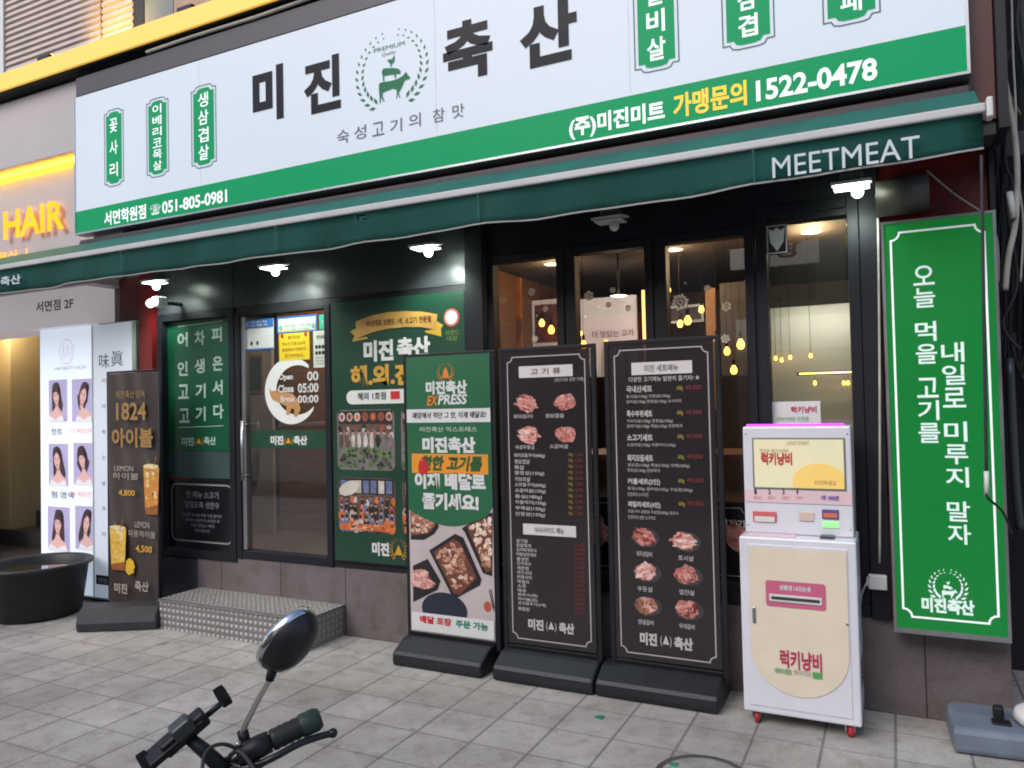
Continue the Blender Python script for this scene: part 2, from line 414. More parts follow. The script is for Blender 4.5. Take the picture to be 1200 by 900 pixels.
LAMP = mat('lamp_light', (255, 255, 245), .4, var=0, emit=7, emrgb=(235, 255, 235))
WARM = mat('warm_bulb', (255, 200, 90), .4, var=0, emit=9, emrgb=(255, 190, 70))
DOWN = mat('warm_downlight', (255, 226, 170), .4, var=0, emit=9, emrgb=(255, 220, 160))
GLASS = glass('window_glass', (.76, .74, .72), 1.8, .03, (150, 150, 150))

YF = 4.06        # shop front plane
YS = 3.70        # face of the big sign

# ================================================================== SETTING
pave = tile_mat('paving_slabs', (180, 175, 171), .2825, .2825, .032, .115, 0.007, (152, 149, 148), var=.085, rough=.82, stain=.4)
asphalt = mat('asphalt', (72, 72, 74), .9, var=.25, scale=3, bump=.4, bscale=120)
b = BM(); loop(b, [(-60, -60, -.14), (60, -60, -.14), (60, 60, -.14), (-60, 60, -.14)]); struct('ground', b, asphalt)
b = BM(); box(b, -40, 40, -1.6, 9.0, -.135, 0); struct('pavement', b, pave)
b = BM(); box(b, -40, 40, -1.76, -1.604, -.135, .004, .012); struct('kerb', b, mat('kerb_stone', (150, 149, 146), .8, var=.15, bump=.3))
b = BM(); loop(b, [(-40, -9.4, -.134), (40, -9.4, -.134), (40, -1.77, -.134), (-40, -1.77, -.134)]); struct('road', b, asphalt)
b = BM(); box(b, -40, 40, -14, -9.45, -.135, 0); struct('far_pavement', b, pave)

# ------------------------------------------------------------------ restaurant building
rest = thing('restaurant_building', 'dark fronted ground floor restaurant with black framed windows, glass door and mauve tiled plinth', 'restaurant', (-2.3, YF, 0))
plinth_m = tile_mat('plinth_tiles', (112, 102, 104), .56, .62, .4, .0, .004, (52, 46, 48), var=.07, axes='xz', rough=.5, stain=.25, bump=.25, stain_scale=2.2)
xr = at(1186, 800, YF).x
b = BM(); box(b, -4.62, xr, YF, YF+.3, 0, .44); part('plinth', b, plinth_m, rest)
b = BM(); box(b, -5.06, -4.624, YF, YF+.3, 0, .40); part('plinth_panel', b, DGREY, rest, 'dark grey sheet panel at the left foot of the front')
# fascia behind the sign, and the soffit under it
maroon = mat('maroon_cladding', (74, 24, 28), .45, var=.15, scale=2)
b = BM(); box(b, -5.06, .43, 3.80, YF+.4, 2.66, 4.06); part('fascia', b, maroon, rest)
b = BM(); box(b, -5.06, .43, 3.82, YF+.4, 2.60, 2.658); part('soffit', b, mat('soffit_board', (46, 46, 50), .6, var=.2), rest)
# walls and frames at the front plane
wallpanel = mat('grey_composite_panel', (62, 65, 69), .28, .25, var=.1, scale=1.5)
b = BM(); box(b, -5.02, -4.235, YF, YF+.06, 2.235, 2.598); box(b, -4.229, -2.288, YF, YF+.06, 2.235, 2.598); part('wall_panel', b, wallpanel, rest, 'dark grey composite panel above the door')
b = BM(); box(b, -4.215, -3.35, YF+.002, YF+.075, 2.19, 2.232); part('door_header', b, BLACK, rest)
b = BM(); box(b, -2.285, -2.165, YF-.05, YF+.12, .44, 2.598, .004); part('column', b, FRAME, rest)
b = BM(); box(b, -.118, -.032, YF-.03, YF+.12, .44, 2.598, .004); part('column', b, FRAME, rest)
b = BM(); box(b, -2.162, -.12, YF, YF+.1, 2.385, 2.598); part('transom_panel', b, FRAME, rest)
b = BM(); box(b, -2.162, -.12, YF-.01, YF+.1, .442, .50, .003); part('window_sill', b, BLACK, rest)
b = BM(); box(b, -3.36, -2.288, YF+.003, YF+.1, .442, 2.232); part('backing_panel', b, BLACK, rest)
# end pillar in red behind the tall green sign, black jamb at the gap
red = mat('red_cladding', (122, 22, 24), .45, var=.15, scale=3)
b = BM(); box(b, -.03, .415, YF+.002, YF+.3, .442, 2.598); part('end_pillar', b, red, rest, 'red clad pillar behind the green upright sign')
b = BM(); box(b, .418, xr, YF-.06, YF+.6, .442, 6.2); box(b, .434, .47, 3.74, YF-.062, 2.6, 6.2); part('corner_jamb', b, BLACK, rest)
b = BM(); box(b, -5.2, -5.062, YF-.02, YF+.3, 0, 2.66); part('end_pillar', b, red, rest, 'narrow red clad pillar at the left end')
# left fixed light with frame
def framed(parent, name, x0, x1, z0, z1, fr=.05, pane=GLASS, panename='pane', y=YF, paney=.045):
    b = BM()
    box(b, x0, x0+fr, y-.012, y+.07, z0, z1, .003); box(b, x1-fr, x1, y-.012, y+.07, z0, z1, .003)
    box(b, x0+fr+.001, x1-fr-.001, y-.01, y+.068, z1-fr, z1, .003); box(b, x0+fr+.001, x1-fr-.001, y-.01, y+.068, z0, z0+fr, .003)
    f = part(name, b, FRAME, parent)
    b = BM(); box(b, x0+fr, x1-fr, y+paney, y+paney+.008, z0+fr, z1-fr); part(panename, b, pane, f)
    return f
framed(rest, 'window', -5.02, -4.222, .41, 2.232, .055)
wins = [(-2.160, -1.660), (-1.636, -1.140), (-1.112, -.612)]
for x0, x1 in wins: framed(rest, 'window', x0, x1, .502, 2.383, .046)
for x0, x1 in ((-1.658, -1.638), (-1.138, -1.114), (-.610, -.602)):
    b = BM(); box(b, x0, x1, YF, YF+.09, .502, 2.384); part('mullion', b, BLACK, rest)
GLASS2 = glass('dusty_glass', (.74, .75, .72), 1.6, .035, (150, 152, 148))
framed(rest, 'window', -.600, -.120, .502, 2.47, .052, pane=GLASS2)
# door
b = BM()
box(b, -4.215, -4.17, YF-.01, YF+.07, .44, 2.188, .003); box(b, -3.40, -3.352, YF-.01, YF+.07, .44, 2.188, .003)
box(b, -4.168, -3.402, YF-.008, YF+.07, .442, .50, .003); box(b, -4.168, -3.402, YF-.008, YF+.07, 2.165, 2.188, .002)
door = part('door', b, FRAME, rest)
b = BM(); box(b, -4.165, -3.404, YF+.03, YF+.038, .503, 2.163); part('pane', b, glass('door_glass', (.84, .83, .82), 2.1, .03, (160, 160, 160)), door)
b = BM(); box(b, -4.166, -4.128, YF+.002, YF+.05, .504, 2.162, .003); part('stile', b, SILVER, door, 'bare aluminium stile of the glass door')
b = BM(); tube(b, [(-4.115, YF-.045, 1.0), (-4.115, YF-.045, 1.42)], .012); tube(b, [(-4.115, YF-.045, 1.03), (-4.115, YF+.03, 1.03)], .008); tube(b, [(-4.115, YF-.045, 1.39), (-4.115, YF+.03, 1.39)], .008)
part('handle', b, SILVER, door)
# interior shell
warmwall = mat('interior_wall', (58, 42, 34), .6, var=.3, scale=3)
b = BM(); box(b, -5.45, .41, 9.2, 9.3, .42, 2.8); part('interior_back_wall', b, warmwall, rest)
b = BM(); box(b, -5.45, .41, YF+.31, 9.2, .30, .42); part('interior_floor', b, mat('interior_floor', (120, 104, 92), .4, var=.15), rest)
b = BM(); box(b, -5.45, .41, YF+.42, 9.2, 2.78, 2.9); part('interior_ceiling', b, mat('interior_ceiling', (44, 35, 30), .8, var=.2), rest)
b = BM(); box(b, -5.49, -5.452, YF+.36, 9.3, .3, 2.9); part('interior_side_wall', b, warmwall, rest)
b = BM(); box(b, .412, .5, YF+.62, 9.3, .3, 2.9); part('interior_side_wall', b, warmwall, rest)
b = BM(); box(b, -3.42, -3.35, YF+.42, 9.19, .42, 2.78); part('partition', b, mat('oak_panelling', (92, 62, 40), .5, var=.25, scale=4, stretch=(1, 1, 8)), rest)
# upper storey
upw = mat('upper_wall', (140, 132, 128), .7, var=.12, scale=1.5)
b = BM(); box(b, -12, .43, 4.40, 4.6, 4.05, 8); part('upper_wall', b, upw, rest)
blind_m = mat('blind_slat', (188, 172, 166), .6, var=.08)
for px0, px1 in ((7, 120), (122, 158)):
    x0, x1 = at(px0, 60, 4.36).x, at(px1, 40, 4.36).x
    b = BM(); z = 4.25
    while z < 6.4:
        prism(b, [(x0, 4.35, z), (x0, 4.335, z+.012), (x0, 4.352, z+.056), (x0, 4.366, z+.056)], (x1-x0, 0, 0)); z += .058
    part('window_blind', b, blind_m, rest)
for px0, px1, mm, nm in ((-30, 6, OFFW, 'window_frame'), (159, 171, BLACK, 'window_frame'), (172, 205, mat('grey_green_glazing', (120, 124, 120), .2, var=.1), 'upper_window'), (206, 262, mat('tan_panel', (176, 140, 118), .6, var=.15), 'upper_panel')):
    x0, x1 = at(px0, 40, 4.34).x, at(px1, 20, 4.34).x
    b = BM(); box(b, x0, x1, 4.32, 4.398, 4.2, 6.6, .006); part(nm, b, mm, rest)
x0 = at(263, 0, 4.34).x
b = BM()
for k in range(4): box(b, x0+.02+k*1.0, x0+.98+k*1.0, 4.33, 4.398, 4.3, 6.4, .01)
part('upper_window', b, mat('upper_glass', (60, 64, 68), .15, var=.2), rest)
b = BM(); box(b, -12, .43, 3.72, 4.4, 4.065, 4.09); part('canopy_slab', b, DGREY, rest)

# ------------------------------------------------------------------ yellow strip light along the canopy
t = thing('light_strip', 'long glowing yellow light strip running above the signs', 'light strip', (-4, 3.66, 4.1))
ylw = mat('yellow_led_face', (216, 172, 84), .5, var=.04, scale=1.2, emit=.44, emrgb=(255, 198, 76))
b = BM(); box(b, -12, .4, 3.64, 3.66, 4.074, 4.212, .006); part('diffuser', b, ylw, t)
b = BM(); box(b, -12, .4, 3.662, 3.72, 4.068, 4.215, .004); part('channel', b, BLACK, t)
for px, py, lab in ((57, 62, 'small dark spotlight shining on the blinds at far left'), (222, 6, 'small dark spotlight on the ledge before the tan panel')):
    p = at(px, py+6, 3.75); sp = thing('spotlight', lab, 'spotlight', (p.x, p.y, 4.215), 'spotlights on the ledge')
    b = BM(); box(b, p.x-.075, p.x+.075, p.y-.05, p.y+.06, 4.24, 4.29, .012); part('body', b, BLACK, sp)
    b = BM(); box(b, p.x-.01, p.x+.01, p.y-.01, p.y+.01, 4.215, 4.241); part('bracket', b, BLACK, sp)
    b = BM(); box(b, p.x-.06, p.x+.06, p.y-.02, p.y+.05, 4.291, 4.294); part('lens', b, WARM, sp)
    if px == 57:
        l = bpy.data.lights.new('spot_glow', 'SPOT'); l.energy = 60; l.color = (1, .6, .16); l.spot_size = R(80); l.spot_blend = .8; l.shadow_soft_size = .04
        o = bpy.data.objects.new('spot_glow', l); COL.objects.link(o); o.parent = sp; o.location = (.1, 0, .1); o.rotation_euler = (R(122), 0, 0)

# ------------------------------------------------------------------ big sign
sg = thing('shop_sign', 'long backlit white and green shop sign with black Korean lettering and cow emblem', 'shop sign', (-2.6, 3.8, 2.83))
SX0, SX1, SZ0, SZ1, GB0, GB1 = -5.461, .335, 2.833, 3.872, 3.008, 3.040
casing = mat('sign_casing', (150, 152, 156), .4, .5, var=.08)
b = BM(); box(b, SX0, SX1, 3.704, 3.798, SZ0, SZ1+.004); part('casing', b, casing, sg)
b = BM(); box(b, SX0, SX1, 3.694, 3.703, SZ0, SZ0+.012); box(b, SX0, SX0+.012, 3.694, 3.703, SZ0+.013, SZ1); box(b, SX1-.012, SX1, 3.694, 3.703, SZ0+.013, SZ1); part('edge_trim', b, SILVER, sg)
lit_white = mat('backlit_white', (176, 180, 188), .35, var=.035, scale=1.1, spec=.2, emit=.31, emrgb=(206, 222, 238))
lit_green = mat('backlit_green', (6, 96, 62), .4, var=.08, scale=1.1, spec=.12, emit=.36, emrgb=(10, 176, 108))
lit_text = mat('backlit_white_text', (230, 234, 236), .4, var=0, emit=.3, emrgb=(230, 238, 240))
lit_gold = mat('backlit_gold_text', (240, 190, 20), .4, var=0, emit=.3, emrgb=(250, 190, 20))
ink = mat('sign_ink', (18, 16, 28), .4, var=.06, spec=.15)
b = BM(); loop(b, [(SX0+.012, YS, GB0), (SX1-.012, YS, GB1), (SX1-.012, YS, SZ1), (SX0+.012, YS, SZ1)]); face = part('white_panel', b, lit_white, sg)
b = BM(); loop(b, [(SX0+.012, YS, SZ0+.012), (SX1-.012, YS, SZ0+.012), (SX1-.012, YS, GB1), (SX0+.012, YS, GB0)]); gface = part('green_band', b, lit_green, sg)
Y1, Y2, Y3 = YS-.003, YS-.005, YS-.007
b = BM()
ptext(b, '미', (296, 114), (332, 107), 64, Y1, .048); ptext(b, '진', (356, 104), (399, 95), 64, Y1, .040)
ptext(b, '축', (519, 64), (577, 52), 70, Y1, .042); ptext(b, '산', (609, 46), (676, 30), 76, Y1, .044)
part('lettering', b, ink, face)
b = BM()
for c, px, py in (('숙', 402, 160), ('성', 422, 155), ('고', 443, 151), ('기', 464, 147), ('의', 486, 141), ('참', 514, 135), ('맛', 537, 130)):
    ptext(b, c, (px-7, py+1), (px+7, py-1), 16, Y1, .006)
part('small_lettering', b, mat('sign_ink_grey', (70, 74, 92), .4, var=.05), face)
b = BM()
for x in (-4.14, -2.27, -1.13): stroke(b, [(x, Y1+.0015, GB0+.04), (x, Y1+.0015, SZ1-.005)], .0018)
part('sheet_joint', b, mat('joint_grey', (150, 154, 162), .4, var=.05, emit=.16), face)
# plaques
def plaque(px, ty, by, wpx, s, hgap, wf=.5, bold=.012):
    a, c = at(px, ty, Y1), at(px, by, Y1); wd = abs(at(px+wpx/2, (ty+by)/2, Y1).x-at(px-wpx/2, (ty+by)/2, Y1).x)
    def outline(g, y):
        x0, x1, z0, z1 = a.x-wd/2-g, a.x+wd/2+g, c.z-g, a.z+g; s_, q = .16*wd, .10*wd
        top = [(x0, z1-q*1.3), (x0+s_, z1-q*1.3), (x0+s_*1.4, z1-q*.3), (x0+wd*.35, z1), (x1-wd*.35, z1), (x1-s_*1.4, z1-q*.3), (x1-s_, z1-q*1.3), (x1, z1-q*1.3)]
        bot = [(x1, z0+q*1.3), (x1-s_, z0+q*1.3), (x1-s_*1.4, z0+q*.3), (x1-wd*.35, z0), (x0+wd*.35, z0), (x0+s_*1.4, z0+q*.3), (x0+s_, z0+q*1.3), (x0, z0+q*1.3)]
        return [(u, y, v) for u, v in top+bot]
    b = BM(); loop(b, outline(0, Y1)); p = part('plaque', b, lit_green, face)
    b = BM(); stroke(b, outline(.018, Y1), .006, True); part('plaque_border', b, mat('border_green', (40, 90, 84), .5, var=.05), p)
    b = BM(); n = len(s); H = a.z-c.z-.22*wd; ch = min(H/n*.82, wd*.62)
    for i, k in enumerate(s):
        zc = a.z-.11*wd-(i+.5)*H/n
        text(b, k, a.x-wd*wf/2, a.x+wd*wf/2, zc-ch/2, zc+ch/2, Y2, bold)
    part('plaque_lettering', b, lit_text, p)
plaque(133, 131, 215, 18, '꽃사리', .1, .52)
plaque(184, 118, 204, 21, '이베리코목살', .1, .5)
plaque(238, 103, 193, 24, '생삼겹살', .1, .5)
plaque(766, -60, 79, 43, '소갈비살', .1, .5, .02)
plaque(873, -85, 52, 51, '생대삼겹', .1, .45, .02)
plaque(992, -150, 24, 56, '우삼겹대패', .1, .45, .02)
b = BM(); ptext(b, '(주)미진미트', (667, 150), (779, 132), 27, Y1, .035); ptext(b, '1522-0478', (886, 107), (1028, 80), 26, Y1, .028); part('lettering', b, lit_text, gface)
b = BM(); ptext(b, '가맹문의', (789, 125), (875, 108), 29, Y1, .03); part('gold_lettering', b, lit_gold, gface)
b = BM(); ptext(b, '서면학원점', (122, 257), (171, 247), 17, Y1, .028); ptext(b, '☎', (176, 247), (188, 244), 12, Y1, .0); ptext(b, '051-805-0981', (190, 243), (266, 230), 15, Y1, .025); part('telephone_lettering', b, lit_text, gface)
# emblem: laurel wreath round a cow carrying a pig carrying a cockerel
cow = [(330, 590), (345, 575), (440, 560), (500, 540), (540, 515), (560, 490), (572, 482), (580, 505), (605, 530), (600, 545), (575, 550), (555, 560), (540, 600), (520, 640), (505, 665), (518, 710), (510, 710), (495, 670), (490, 720), (483, 715), (487, 640), (450, 630), (400, 650), (365, 665), (362, 690), (380, 745), (370, 745), (350, 700), (345, 760), (337, 755), (335, 700), (330, 640)]
pig = [(355, 485), (365, 455), (400, 448), (470, 448), (505, 455), (522, 480), (515, 500), (480, 500), (480, 535), (472, 540), (465, 505), (420, 510), (375, 520), (378, 565), (368, 568), (362, 515)]
hen = [(405, 375), (425, 372), (445, 370), (455, 355), (460, 335), (468, 345), (470, 375), (460, 400), (442, 415), (440, 440), (434, 440), (430, 412), (415, 400)]
def zpt(p): return at(p[0]/7.5+400, p[1]/7.5+20, Y1)
ec = zpt((437, 465)); e0 = zpt((437, 120)); e1 = zpt((437, 810)); EH = (e0.z-e1.z)/2; EW = (zpt((735, 410)).x-zpt((138, 520)).x)/2
ANIMALS = [[((zpt(q).x-ec.x)/EW, (zpt(q).z-ec.z)/EH) for q in poly] for poly in (cow, pig, hen)]
def wreath(b, x, z, rx, rz, y, n=13, a0=-62, a1=74, leaf=.16):
    for side in (-1, 1):
        for i in range(n):
            t_ = i/(n-1); a = R(a0+(a1-a0)*t_); L_ = leaf*(1.15-.75*t_)
            for off, tw in ((.90, .55), (1.0, -.5)):
                cx, cz = side*math.cos(a)*off, math.sin(a)*off; d = a+math.pi/2+tw
                ux, uz = side*math.cos(d), math.sin(d)
                P = [(0, 0), (L_*.5, L_*.24), (L_*1.1, 0), (L_*.5, -L_*.24)]
                loop(b, [(x+(cx+u*ux-v*uz)*rx, y, z+(cz+u*uz+v*ux)*rz) for u, v in P])
def emblem(b, x, z, rx, rz, y, n=13, leaf=.17):
    wreath(b, x, z, rx, rz, y, n, leaf=leaf)
    for k, poly in enumerate(ANIMALS): loop(b, [(x+u*rx, y-.0004*k, z+v*rz) for u, v in poly])
em_green = mat('emblem_green', (10, 96, 62), .4, var=.05, spec=.2, emit=.1, emrgb=(8, 130, 80))
b = BM(); emblem(b, ec.x, ec.z, EW, EH, Y1); em = part('emblem', b, em_green, face)
b = BM(); ptext(b, 'PREMIUM', (438, 59), (474, 51), 5, Y1, .0); ptext(b, 'Quality', (447, 65), (463, 61), 5, Y1, -.0, .3); part('emblem_lettering', b, em_green, em)
# grey gutter box above the sign
b = BM(); box(b, -5.44, .42, 3.70, 3.798, SZ1+.006, 4.02, .004)
solo('gutter', b, mat('gutter_grey', (70, 68, 74), .5, .2, var=.1), 'dark grey box gutter running along the top of the white sign', 'gutter', (-2.5, 3.75, 3.88))
b = BM(); tube(b, [at(172, 61, 3.69), at(225, 43, 3.69), at(300, 20, 3.69), at(420, -22, 3.69)], .012, 8)
solo('pipe', b, CABLEW, 'thin pale pipe between the yellow strip and the grey gutter', 'pipe', at(172, 61, 3.69))

# ------------------------------------------------------------------ awning
YA = 3.45
aw = thing('awning', 'dark green retracted shop awning with white front bar and short valance', 'awning', (-2.8, 3.78, 2.7))
canvas = mat('green_canvas', (28, 94, 86), .8, var=.14, scale=5, bump=.25, bscale=14, stretch=(1, 1, .25))
xa1 = at(1152, 150, YA).x; xa0 = -7.4
zt = .5*(at(650, 214, YA).z+at(1150, 126, YA).z)-.012
b = BM(); N = 90; rows = []
for i in range(N+1):
    x = xa0+(xa1-xa0)*i/N
    zb = 2.400 + .034*(i/N)**6 + .004*math.sin(i*.23) + .003*math.sin(i*.71)
    row = []
    for k in range(5):
        q = k/4; row.append(b.verts.new((x, YA-.012+.010*math.sin(i*1.3+k*.4)*q+.014*math.sin(i*.37)*q+.010*math.sin(i*.83+1+k*.2)*q, zt+(zb-zt)*q)))
    rows.append(row)
for r1, r2 in zip(rows, rows[1:]):
    for k in range(4): b.faces.new((r1[k], r1[k+1], r2[k+1], r2[k])).smooth = True
bmesh.ops.solidify(b, geom=list(b.faces), thickness=.003)
val = part('valance', b, canvas, aw)
b = BM()
for i in range(N):
    p = [Vector((xa0+(xa1-xa0)*j/N, YA-.014+.010*math.sin(j*1.3+1.6)+.014*math.sin(j*.37)+.010*math.sin(j*.83+1.8), 2.400+.034*(j/N)**6+.004*math.sin(j*.23)+.003*math.sin(j*.71))) for j in (i, i+1)]
    loop(b, [p[0]+Vector((0, -.004, 0)), p[1]+Vector((0, -.004, 0)), p[1]+Vector((0, -.004, .008)), p[0]+Vector((0, -.004, .008))])
part('hem', b, GREY_PRINT, val)
b = BM()
for k in range(5): x = xa1-.85-k*1.35; stroke(b, [(x, YA-.048, zt-.005), (x+.004, YA-.048, 2.425)], .006)
part('seam', b, mat('seam_green', (24, 84, 80), .8, var=.1), val)
b = BM(); box(b, xa0, at(1159, 130, YA).x-.012, YA-.026, YA+.02, zt, zt+.038, .008); part('front_bar', b, mat('bar_grey_white', (182, 182, 184), .45, var=.08, scale=3), aw)
b = BM(); x = at(1159, 130, YA).x; box(b, x-.011, x+.012, YA-.035, YA+.03, zt-.025, zt+.055, .008); part('bar_end_cap', b, OFFW, aw)
b = BM(); prism(b, [(xa0, YA+.02, zt+.03), (xa0, 3.72, 2.76), (xa0, 3.72, 2.766), (xa0, YA+.02, zt+.036)], (xa1-xa0, 0, 0)); part('canopy', b, canvas, aw)
b = BM(); box(b, xa0+1.95, xa1, 3.715, 3.798, 2.69, 2.80, .02); part('cassette', b, mat('cassette_dark', (52, 46, 52), .45, .2, var=.1), aw)
b = BM(); ptext(b, 'MEETMEAT', (905, 196), (1078, 172), 25, YA-.050, .0); part('lettering', b, mat('awning_white', (196, 206, 210), .7, var=.04), val)
b = BM(); ptext(b, '미진축산', (-22, 332), (24, 328), 11, YA-.050, .02); part('small_lettering', b, mat('awning_white', (196, 206, 210)), val)
b = BM(); tube(b, spline([at(1150, 182, YA), at(1152, 300, YA), at(1154, 430, YA), at(1156, 560, YA)], 4), .006)
tube(b, spline([at(1156, 578, YA), at(1158, 584, YA), at(1175, 600, 3.6), at(1186, 625, 3.7)], 5), .005); cord = part('pull_cord', b, CABLEK, aw)
b = BM(); tube(b, [at(1156, 552, YA), at(1156.5, 580, YA)], .009); part('cord_toggle', b, OFFW, cord)

# ------------------------------------------------------------------ wall lamps under the awning
def wall_lamp(px, py, label, lit, power, yl=3.86):
    p = at(px, py, yl); s = .85
    t = thing('wall_lamp', label, 'wall lamp', (p.x, p.y, p.z), 'floodlights fixed under the awning')
    b = BM(); box(b, p.x-.05, p.x+.05, p.y-.03, p.y+.05, p.z+.03, p.z+.075, .01); box(b, p.x-.012, p.x+.012, p.y, p.y+.03, p.z+.07, 2.6); part('bracket', b, mat('lamp_grey', (120, 120, 116), .5, .3, var=.1), t)
    b = BM(); prism(b, [(p.x-.085, p.y-.07, p.z+.012), (p.x-.085, p.y+.05, p.z+.03), (p.x-.085, p.y+.05, p.z+.042), (p.x-.085, p.y-.07, p.z+.026)], (.17, 0, 0)); part('reflector', b, OFFW, t)
    b = BM(); box(b, p.x-.075, p.x+.075, p.y-.06, p.y+.04, p.z+.004, p.z+.010, .002); part('diffuser', b, LAMP if lit else OFFW, t)
    b = BM(); ball(b, (p.x+.025, p.y-.02, p.z-.022), .026); part('bulb', b, LAMP if lit else OFFW, t)
    if lit:
        l = bpy.data.lights.new('lamp_light', 'SPOT'); l.energy = power; l.color = (.88, 1, .9); l.shadow_soft_size = .05; l.spot_size = R(120); l.spot_blend = .7
        o = bpy.data.objects.new('lamp_light', l); COL.objects.link(o); o.parent = t; o.location = (0, -.03, -.055)
        o.rotation_euler = Vector((0, -.55, .83)).to_track_quat('Z', 'Y').to_euler()
wall_lamp(183, 333, 'bright lit floodlight beside the white box at the red pillar', True, 20)
wall_lamp(322, 316, 'lit floodlight on the grey panel above the glass door', True, 15)
wall_lamp(500, 293, 'lit floodlight on the grey panel above the green poster', True, 17)
wall_lamp(716, 262, 'unlit pale floodlight above the middle windows', False, 0)
wall_lamp(998, 222, 'lit floodlight under the awning lettering, above the dusty window', True, 8)
p = at(182, 354, 3.86)
t = thing('junction_box', 'white box with a round lamp head beside the left floodlight', 'junction box', (p.x, p.y, p.z))
b = BM(); box(b, p.x+.0, p.x+.07, p.y-.03, p.y+.05, p.z-.04, p.z+.035, .008); part('housing', b, mat('lit_box', (235, 240, 230), .5, var=.03), t)
b = BM(); tube(b, [(p.x+.035, p.y+.05, p.z), (p.x+.035, YF, p.z)], .015); part('mount', b, BLACK, t)
b = BM(); ball(b, (p.x-.025, p.y-.02, p.z-.01), .03); part('lamp_head', b, LAMP, t)

# ------------------------------------------------------------------ tall green upright sign on the right
YG = 3.90
x0, x1, z0, z1 = rect((1033, 262), (1184, 756), YG); xs0, xs1 = at(1033, 262, YG).x, at(1180, 600, YG).x
gx0, gx1 = -.024, .426; gz0, gz1 = .430, 2.292
gs = thing('upright_sign', 'tall lit green sign box with two columns of white Korean writing', 'sign', (.2, YG+.09, gz0))
b = BM(); box(b, gx0, gx1, YG+.004, YG+.10, gz0, gz1); part('casing', b, casing, gs)
b = BM()
for q in ((gx0, gx0+.012, gz0, gz1), (gx1-.012, gx1, gz0, gz1), (gx0+.0125, gx1-.0125, gz0, gz0+.022), (gx0+.0125, gx1-.0125, gz1-.012, gz1)): box(b, q[0], q[1], YG-.006, YG+.003, q[2], q[3])
part('edge_trim', b, SILVER, gs)
gface_m = mat('backlit_deep_green', (14, 92, 44), .3, var=.12, scale=1.3, emit=.30, emrgb=(24, 148, 58), coat=.1, spec=.3)
b = BM(); flat(b, gx0+.012, gx1-.012, gz0+.022, gz1-.012, YG); gp = part('green_panel', b, gface_m, gs)
y1 = YG-.003
b = BM(); ix0, ix1, iz0, iz1 = gx0+.040, gx1-.045, gz0+.075, gz1-.055; q = .035
P = []
for cx, cz, a in ((ix0, iz0, 90), (ix1, iz0, 180), (ix1, iz1, 270), (ix0, iz1, 360)):
    P += [(cx+q*math.cos(R(a-90*k/4)), y1, cz+q*math.sin(R(a-90*k/4))) for k in range(5)]
stroke(b, P, .009, True); part('border_line', b, lit_text, gp)
gt = mat('sign_white_text', (214, 232, 226), .4, var=0, emit=.2, emrgb=(214, 236, 230))
b = BM(); vtext(b, '오늘 먹을 고기를', (1082, 311), (1086, 519), 25, y1, .014, .12); vtext(b, '내일로 미루지 말자', (1116, 401), (1124, 638), 27, y1, .014, .12); part('lettering', b, gt, gp)
e = at(1110, 689, y1); 
b = BM(); emblem(b, e.x+.003, e.z+.006, .066, .072, y1, 9, .34); ptext(b, '미진축산', (1080, 708), (1142, 713), 18, y1, .05); part('emblem', b, gt, gp)
# socket box and cable between kiosk and sign
YB = 4.0
p = at(1030, 683, YB)
t = thing('socket_box', 'white socket box with grey cable left of the green sign', 'socket', (p.x, YF, p.z))
b = BM(); box(b, p.x-.045, p.x+.035, YB, YF-.031, p.z-.035, p.z+.035, .006); box(b, p.x-.052, p.x-.046, YB+.005, YB+.02, p.z-.02, p.z+.02); part('housing', b, OFFW, t)
b = BM(); tube(b, spline([(p.x-.05, YB+.01, p.z), (p.x-.075, YB+.01, p.z-.06), (p.x-.09, YB, p.z-.13), (p.x-.15, 3.97, p.z-.15)], 6), .004); part('cable', b, CABLEW, t)
# vertical conduit on the right jamb
b = BM(); tube(b, spline([at(1027, 228, 4.02), at(1029, 262, 4.02), at(1031, 450, 4.02), at(1031, 660, 4.02)], 6), .006)
solo('conduit', b, CABLEW, 'thin pale conduit running down the black jamb beside the dusty window', 'conduit', at(1031, 660, 4.02))
# grey hood above the sign and rubbish on the sign top
p0, p1 = at(1027, 254, 3.92), at(1088, 204, 3.92)
b = BM(); tube(b, [(p0.x, 3.97, (p0.z+p1.z)/2+.01), (p1.x, 3.97, (p0.z+p1.z)/2+.01)], .085, 20)
solo('duct', b, mat('duct_grey', (92, 88, 84), .5, .4, var=.15), 'short fat dark grey duct under the awning above the green sign', 'duct', ((p0.x+p1.x)/2, 3.97, p0.z))
for k, (a, c) in enumerate((((1086, 200), (1150, 248)), ((1132, 208), (1090, 250)))):
    b = BM(); pa, pc = at(*a, 3.98), at(*c, 3.98); tube(b, spline([pa, (pa+pc)/2+Vector((0, 0, -.012)), pc], 6), .004)
    solo('cable', b, CABLEK if k else CABLEW, ['thin pale cable crossing the red pillar above the green sign, falling to the right', 'thin dark cable crossing the red pillar above the green sign, falling to the left'][k], 'cable', pa, 'cables across the red pillar')

